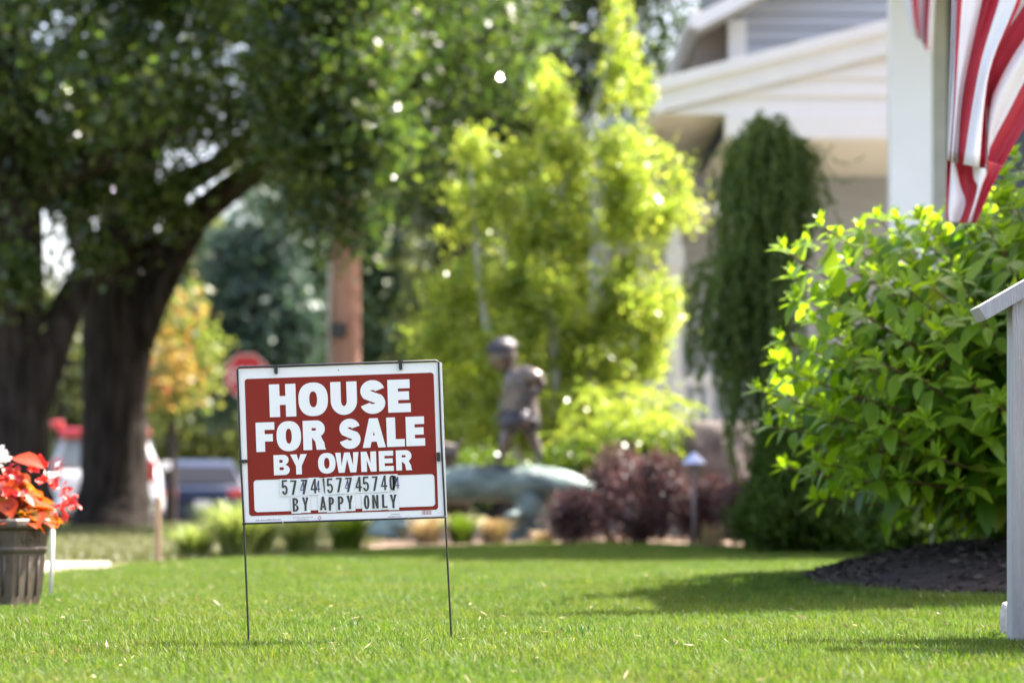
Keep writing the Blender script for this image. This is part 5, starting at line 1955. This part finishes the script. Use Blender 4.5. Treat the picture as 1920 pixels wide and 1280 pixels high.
bg_ = thing('begonia_plant', 'begonias with orange bronze leaves and red, pink and white flowers filling the planter', 'flowers', (pc.x, DP, .27))
bs = MB()


def heart_leaf(base, d, up, L):
    d = d.normalized()
    sd = d.cross(up).normalized()
    nn = sd.cross(d)
    prof_ = [(0, .12), (.12, .62), (.34, .98), (.58, .92), (.80, .55), (.93, .22), (1.0, .02)]
    vs_, fs_ = [], []
    for s, w_ in prof_:
        c_ = base + d * (L * (s - .12 * (s < .05))) - nn * (.30 * L * s * s)
        hw_ = L * .46 * w_
        vs_ += [c_ - sd * hw_ + nn * hw_ * .25, c_ - sd * hw_ * .5 + nn * hw_ * .02, c_, c_ + sd * hw_ * .5 + nn * hw_ * .02, c_ + sd * hw_ + nn * hw_ * .25]
    for k_ in range(len(prof_) - 1):
        for j in range(4):
            a_ = k_ * 5 + j
            fs_.append((a_, a_ + 1, a_ + 6, a_ + 5))
    return vs_, fs_


root = Vector((pc.x, DP, .302))
for i in range(170):
    an = RNG.uniform(0, 6.28)
    el = RNG.uniform(.22, 1.4)
    R = RNG.uniform(.10, .25)
    tip_ = root + Vector((math.cos(an) * math.cos(el) * .255, math.sin(an) * math.cos(el) * .255, math.sin(el) * .26 * RNG.uniform(.45, 1)))
    b0 = root + Vector((math.cos(an) * .07, math.sin(an) * .07, -.02))
    bs.tube([b0, b0.lerp(tip_, .5) + Vector((0, 0, .03)), tip_], [.005, .004, .003], 5)
    d = Vector((math.cos(an + RNG.uniform(-.8, .8)), math.sin(an + RNG.uniform(-.8, .8)), RNG.uniform(-.7, .5)))
    vs, fs = heart_leaf(tip_ - d.normalized() * .05, d, Vector((RNG.normal() * .3, RNG.normal() * .3, 1)), RNG.uniform(.065, .110))
    me = bpy.data.meshes.new('leaf')
    me.from_pydata([tuple(q_ - bg_.location) for q_ in vs], [], fs)
    link('leaf', me, M['beg_leaf'], bg_, None, True)
vs, fs = heart_leaf(W(28, 860, DP - .12), Vector((.9, -.2, -.05)), Vector((.1, -.5, 1)), .115)
me = bpy.data.meshes.new('leaf')
me.from_pydata([tuple(q_ - bg_.location) for q_ in vs], [], fs)
link('leaf', me, M['beg_leaf'], bg_, None, True)
part('stem', bs.mesh('stem'), M['stem'], bg_, True)
spots = [(130, 930, .0, 0), (143, 940, .03, 0), (118, 918, -.05, 0), (122, 942, -.08, 0), (113, 958, -.1, 0), (70, 872, -.05, 0), (60, 880, -.1, 0), (40, 895, -.15, 0), (35, 923, -.2, 0), (20, 925, -.22, 0), (5, 918, -.22, 0), (68, 876, 0, 0),
         (5, 855, -.05, 1), (12, 862, -.03, 1), (97, 889, .06, 1), (-3, 860, 0, 1), (-40, 880, -.1, 0), (-60, 860, -.1, 1), (-90, 900, -.15, 0), (8, 895, -.18, 0), (20, 880, -.14, 0), (100, 905, -.06, 0), (85, 900, -.1, 0)]
for (x_, y_, dd, wh) in spots:
    c_ = W(x_, y_, DP + dd)
    V_, F_ = [], []
    for fl_ in range(5):
        cc_ = c_ + Vector(RNG.normal(size=3)) * .013
        ax = (Vector((0, -.6, .5)) + Vector(RNG.normal(size=3)) * .5).normalized()
        a_ = ax.cross(Vector((1, .2, 0))).normalized()
        b_ = ax.cross(a_)
        for pe in range(4):
            an = pe * math.pi / 2 + fl_
            d = (a_ * math.cos(an) + b_ * math.sin(an) + ax * .45).normalized()
            vs, fs = heart_leaf(cc_, d, ax, RNG.uniform(.014, .021))
            b0 = len(V_)
            V_ += [tuple(q_ - bg_.location) for q_ in vs]
            F_ += [tuple(i + b0 for i in f_) for f_ in fs]
    me = bpy.data.meshes.new('flower')
    me.from_pydata(V_, [], F_)
    link('flower', me, M['beg_white'] if wh else M['beg_red'], bg_, None, True)

# stakes
s_ = W(97, 1107, 11.4)
mb = MB()
mb.tube([(s_.x - .006, 11.4, -.05), (s_.x + .006, 11.4, W(0, 955, 11.4).z)], .009, 10)
tag(link('plant_stake', mb.mesh('plant_stake'), M['stake_white'], None, None, True), 'thin white stake standing in the grass beside the planter', 'stake')
s_ = W(296, 1046, 17.0)
mb = MB()
h_ = W(0, 928, 17).z
mb.prism([(s_.x - .018, -.05), (s_.x + .018, -.05), (s_.x + .018, h_ - .02), (s_.x + .004, h_), (s_.x - .004, h_), (s_.x - .018, h_ - .02)], 'y', 17.0, 17.02)
tag(link('wooden_stake', mb.mesh('wooden_stake', .002), M['stake_wood']), 'bare wooden survey stake at the lawn edge in front of the cars', 'stake')

# ------------------------------------------------------------------ the sale sign
DSg = 8.0
PX = DSg / F                       # metres per photo pixel at the sign
TH = math.radians(1.96)
cen_ = W(642, 830.5, DSg)
sg_t = thing('lawn_sign', 'red and white house for sale by owner sign on a black wire stand', 'sign', (cen_.x, DSg, 0))
RMAT = Matrix.Translation(cen_) @ Matrix.Rotation(-TH, 4, 'Y') @ Matrix.Rotation(math.radians(90), 4, 'X')


def loc_px(x, y):
    """photo px -> sign-local metres (u right, v up)"""
    dx, dy = x - 642, y - 830.5
    c_, s_ = math.cos(TH), math.sin(TH)
    return ((dx * c_ - dy * s_) * PX, (-dx * s_ - dy * c_) * PX)


def crop(cx_, cy_):
    return loc_px(420 + cx_ / 3.7644, 660 + cy_ / 3.7644)


def sign_part(name, loops, lift, m, ex=.0004, parent=None):
    me = loops_mesh(loops, ex)
    me.transform(RMAT @ Matrix.Translation(Vector((0, 0, lift))))
    return part(name, me, m, parent or sg_t)


hw_, hh_ = 191.5 * PX, 145.5 * PX
panel = sign_part('panel', [rounded(-hw_, -hh_, hw_, hh_, .004, 3)], 0, M['sign_white'], .0016)
# printed red field with rounded corners and the white writing space
a_ = crop(157, 1158)
b_ = crop(1512, 150)
fx0, fx1 = crop(160, 600)[0], crop(1495, 600)[0]
fy1 = crop(800, 167)[1]
fy0 = crop(855, 1132)[1]
nx0, nx1 = crop(212, 1010)[0], crop(1488, 960)[0]
ny1, ny0 = crop(850, 880)[1], crop(850, 1107)[1]
sign_part('red_field', [rounded(fx0, fy0, fx1, fy1, .009), rounded(nx0, ny0, nx1, ny1, .010)], .0024, M['sign_red'], .0003)


def letters(name, specs, y_line, hpx, tk, lift, m, ex=.0004, tvk=None):
    """specs: (char, x0, x1) in crop px; y_line(x) baseline crop y; hpx cap height in crop px"""
    lp_ = []
    for ch, xa, xb_ in specs:
        u0, v0 = crop(xa, y_line(xa))
        w_ = (xb_ - xa) / 3.7644 * PX
        h_2 = hpx / 3.7644 * PX
        for g2 in glyph(ch, w_, h_2, tk * h_2, (tvk or tk * .86) * h_2):
            lp_.append([(p_[0] + u0, p_[1] + v0) for p_ in g2])
    return sign_part(name, lp_, lift, m, ex)


letters('lettering', [('H', 325, 512), ('O', 530, 738), ('U', 757, 943), ('S', 962, 1145), ('E', 1160, 1320)], lambda x: 459 - (x - 333) * .0385, 231, .315, .0036, M['sign_white'])
letters('lettering', [('F', 230, 362), ('O', 375, 548), ('R', 562, 722)], lambda x: 704 - (x - 235) * .0385, 207, .30, .0036, M['sign_white'])
letters('lettering', [('S', 815, 970), ('A', 980, 1143), ('L', 1152, 1278), ('E', 1288, 1421)], lambda x: 704 - (x - 235) * .0385, 207, .30, .0036, M['sign_white'])
letters('lettering', [('B', 354, 466), ('Y', 472, 590)], lambda x: 868 - (x - 358) * .0385, 142, .285, .0036, M['sign_white'])
letters('lettering', [('O', 667, 790), ('W', 790, 955), ('N', 970, 1078), ('E', 1096, 1200), ('R', 1217, 1330)], lambda x: 868 - (x - 358) * .0385, 142, .285, .0036, M['sign_white'])

# stick-on letter tiles with thin black characters
base1 = lambda x: 1006 - (x - 430) * .046
base2 = lambda x: 1123 - (x - 490) * .036
row1 = [('5', 410, 452), ('7', 472, 516), ('7', 545, 590), ('4', 540, 575), ('4', 612, 660), ('4', 652, 680), ('|', 700, 716), ('5', 730, 774), ('7', 792, 834), ('7', 858, 906), ('4', 854, 886), ('4', 928, 974), ('5', 982, 1026), ('7', 1046, 1086), ('4', 1112, 1156), ('0', 1172, 1212), ('P', 1190, 1222), ('4', 1208, 1240)]
row2 = [('B', 488, 530), ('Y', 553, 598), ('A', 678, 722), ('P', 740, 778), ('P', 806, 846), ('Y', 870, 914), ('O', 988, 1028), ('N', 1050, 1094), ('L', 1116, 1154), ('Y', 1174, 1222)]
M['ink_blue'] = mat('ink_blue', (0.045, 0.045, 0.14), .4)
k = 0
for row, bl_, hp, pad in ((row1, base1, 103, 13), (row2, base2, 96, 11)):
    for i, (ch, xa, xb_) in enumerate(row):
        lift = .0037 + .00028 * (k % 5)
        over = row is row1 and (ch == '4' and (xb_ - xa) < 40)
        jx, jy = RNG.uniform(-2, 2), RNG.uniform(-3, 3)
        yb_ = bl_(xa) + jy
        if not over and ch not in '|P' or (row is row2):
            u0, v0 = crop(xa - pad, yb_ + (12 if row is row1 else 14))
            u1, v1 = crop(xb_ + pad, yb_ - hp - 10)
            sign_part('letter_tile', [[(u0, v0), (u1, v0), (u1, v1), (u0, v1)]], lift, M['tile_white'], .00012)
        u0, v0 = crop(xa + jx, yb_)
        w_ = (xb_ - xa) / 3.7644 * PX
        hh2 = hp * (.80 if over else 1) / 3.7644 * PX
        tk = (.085 if over else .135) if row is row1 else .158
        lp_ = [[(p_[0] + u0, p_[1] + v0 + (.10 * hh2 if over else 0)) for p_ in g2] for g2 in glyph(ch, w_, hh2, tk * hh2, tk * .8 * hh2)]
        sign_part('character', lp_, .0056 + (.0003 if over else 0), M['ink_blue'] if over else M['ink'], .00012)
        k += 1
# fine print: barcode bars, maker's line and small lines under the field
lp_ = []
for i in range(9):
    u0, v0 = crop(1398 + i * 7.6, 1146 - i * .25)
    lp_.append([(u0, v0), (u0 + .0011 + .0004 * (i % 3), v0), (u0 + .0011 + .0004 * (i % 3), v0 + .014), (u0, v0 + .014)])
sign_part('barcode', lp_, .0022, M['print_red'], .0002)
lp_ = []
for (xa, xb_, yc, step, hgt) in ((225, 395, 1190, 12, 9), (487, 625, 1170, 9, 5), (510, 600, 1184, 9, 5), (1178, 1236, 1146, 9, 6), (1158, 1252, 1164, 9, 8)):
    x_ = xa
    while x_ < xb_:
        u0, v0 = crop(x_, yc - (x_ - xa) * .035)
        w2 = step * RNG.uniform(.45, .75) / 3.7644 * PX
        h2 = hgt * RNG.uniform(.7, 1.3) / 3.7644 * PX
        lp_.append([(u0, v0), (u0 + w2, v0), (u0 + w2, v0 + h2), (u0, v0 + h2)])
        x_ += step
sign_part('fine_print', lp_, .0022, M['print_grey'], .0002)
u0, v0 = crop(675, 1168)
dm = [(u0, v0 - .007), (u0 + .006, v0), (u0, v0 + .007), (u0 - .006, v0)]
sign_part('printed_emblem', [dm, [(u0 + (p_[0] - u0) * .6, v0 + (p_[1] - v0) * .6) for p_ in dm]], .0022, M['print_red'], .0002)
u0, v0 = crop(809, 127)
sign_part('hole', [sell(u0, v0, .0016, .0016, 2, 12)], .0022, M['ink'], .0002)


def LP(u, v, z=0.0):
    return RMAT @ Vector((u, v, z))


# wire frame: two legs, top bar, lower bar
wr = .0031
lx0, lx1 = loc_px(445, 692)[0] + .0005, loc_px(822, 680)[0] + .001
top = loc_px(640, 683)[1] + .0015
bot = loc_px(640, 975)[1]
footL = W(466, 1192, DSg)
footR = W(846, 1188, DSg)
mb = MB()
mb.tube([footL + Vector((0, 0, -.08)), footL, LP(lx0 + .004, bot, .006), LP(lx0, 0, .006), LP(lx0, top - .006, .006), LP(lx0 + .006, top, .006), LP(lx1 - .006, top, .006), LP(lx1, top - .006, .006), LP(lx1, 0, .006), LP(lx1 + .004, bot, .006), footR, footR + Vector((0, 0, -.08))], wr, 10)
part('wire_frame', mb.mesh('wire_frame'), M['black_metal'], sg_t, True)
mb = MB()
mb.tube([LP(lx0 - .001, bot, .008), LP(lx1 + .006, bot - .001, .008)], wr * .9, 10)
part('lower_bar', mb.mesh('lower_bar'), M['black_metal'], sg_t, True)
for (x_, y_) in ((368, 120), (1247, 92)):
    u0, v0 = crop(x_, y_)
    me = loops_mesh([rounded(u0 - .0052, v0 - .0150, u0 + .0052, v0 + .0150, .0050, 5)], .0030)
    me.transform(RMAT @ Matrix.Translation(Vector((0, 0, .0075))))
    part('clip', me, M['black_metal'], sg_t)
    me = loops_mesh([rounded(u0 - .0075, top - .0050, u0 + .0075, top + .0050, .001, 3)], .0042)
    me.transform(RMAT @ Matrix.Translation(Vector((0, 0, .006))))
    part('clip_loop', me, M['black_metal'], sg_t)
for (x_, y_, wx, wy) in ((138, 770, .0125, .0050), (1514, 738, .0050, .0135)):
    u0, v0 = crop(x_, y_)
    me = loops_mesh([rounded(u0 - wx, v0 - wy, u0 + wx, v0 + wy, .0024, 4)], .0036)
    me.transform(RMAT @ Matrix.Translation(Vector((0, 0, .008))))
    part('clip', me, M['black_metal'], sg_t)
for (x_, y_) in ((416, 1197), (1300, 1160)):
    u0, v0 = crop(x_, y_)
    mb = MB()
    mb.tube([LP(u0, v0 + .006, .009), LP(u0 + .001, v0, .011), LP(u0, v0 - .006, .009)], .0014, 6)
    part('wire_tie', mb.mesh('wire_tie'), M['stake_white'], sg_t, True)
